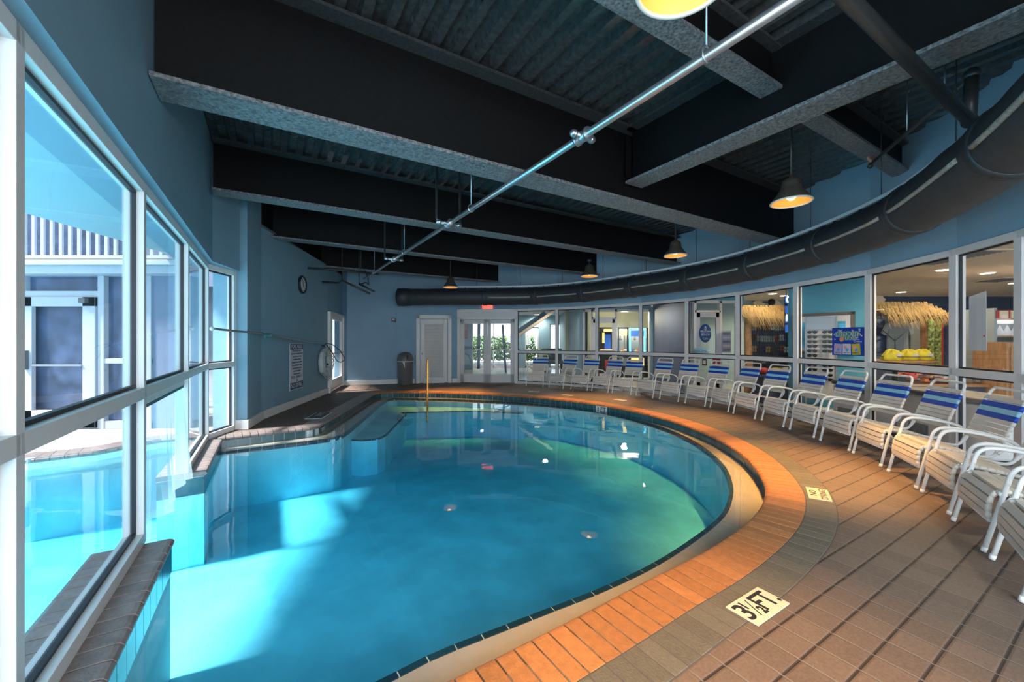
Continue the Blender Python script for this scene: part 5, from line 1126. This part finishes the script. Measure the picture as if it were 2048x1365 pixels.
f = MB(); x0, x1 = xs[0]+.06, xs[1]-.06; fb(f, x0, x0+.14, Yf-.06, Yf, .02, 2.1); fb(f, x1-.2, x1, Yf-.06, Yf, .02, 2.1); fb(f, x0, x1, Yf-.06, Yf, 1.95, 2.1); fb(f, x0, x1, Yf-.06, Yf, .02, .3)
d_ = obj('door', f, 'ext', t, bevel=.004); obj('door_handle', fb(MB(), x0+.04, x0+.1, Yf-.12, Yf-.06, .95, 1.25), 'bin', d_); obj('push_bar', fb(MB(), x0+.14, x1-.2, Yf-.08, Yf-.05, 1.0, 1.03), 'steel', d_); obj('door_closer', fb(MB(), x1-.2, x1-.1, Yf-.12, Yf-.06, 2.0, 2.08), 'bin', d_)
obj('upper_wall', fb(fb(MB(), -7.3, -5.2, Yf+1.2, Yf+1.4, Zf, 5.5), -12, -7.3, Yf+1.3, Yf+1.4, Zf, 5.5), 'extwall', t); obj('upper_window', fb(MB(), -11, -7.32, Yf+1.22, Yf+1.3, Zf+.2, 4.6), 'extglass', t)
t = thing('balcony_railing', 'white balcony railing above the pool house doors', 'railing', (-7, Yf-.2, 2.66))
obj('bottom_rail', MB().box((0, 0, .04), (5, .05, .05)), 'ext', t); obj('top_rail', MB().box((0, 0, 1.1), (5, .06, .05)), 'ext', t)
bal = obj('baluster', MB().box((-2.1, 0, .57), (.045, .03, 1.05)), 'ext', t)
for i in range(1, 30): c = bal.copy(); S.collection.objects.link(c); c.parent = t; c.location.x = i*.141
t = thing('exterior_column', 'white square column outside the end window bay', 'column', (-6.15, 8.3, 0)); obj('shaft', MB().box((0, 0, 2), (.28, .3, 4)), 'ext', t); obj('base', MB().box((0, 0, .1), (.34, .36, .2)), 'ext', t)
mb = MB().box((-7.6, 9.6, 2), (3.2, .2, 4)); o = struct('wall_exterior', mb, 'extwall')
mb = MB().box((-8.6, 13.5, 2), (.2, 9, 4)); struct('wall_exterior', mb, 'soffit')
t = thing('wall_lantern', 'small round wall lantern outside the end window bay', 'lamp', P3(425, 566, 9.2)); obj('globe', MB().ball((0, 0, -.03), .09), 'paper', t); obj('cap', MB().lathe([(.1, .0), (.1, .03), (.001, .06)], 16, (0, 0, .03)), 'bin', t); obj('bulb', MB().ball((0, -.08, .03), .03), 'bulb', t); obj('arm', MB().box((0, .15, 0), (.04, .3, .04)), 'bin', t)
t = thing('exterior_railing', 'low white railing outside the end window bay', 'railing', (-6.1, 7.6, 0)); obj('rail', MB().box((0, 0, .95), (1.6, .05, .05)).box((0, 0, .15), (1.6, .04, .04)), 'ext', t)
for i in range(8): obj('baluster', MB().box((-.75+i*.21, 0, .5), (.03, .03, .9)), 'ext', t)
# soft fill light added behind the viewer, in place of unseen windows
lamp('AREA', 'rear_fill', (1.2, -2.4, 2.2), 330, (.85, .94, 1), shape='RECTANGLE', size=4, size_y=2.6, rot=(math.radians(78), 0, 0))
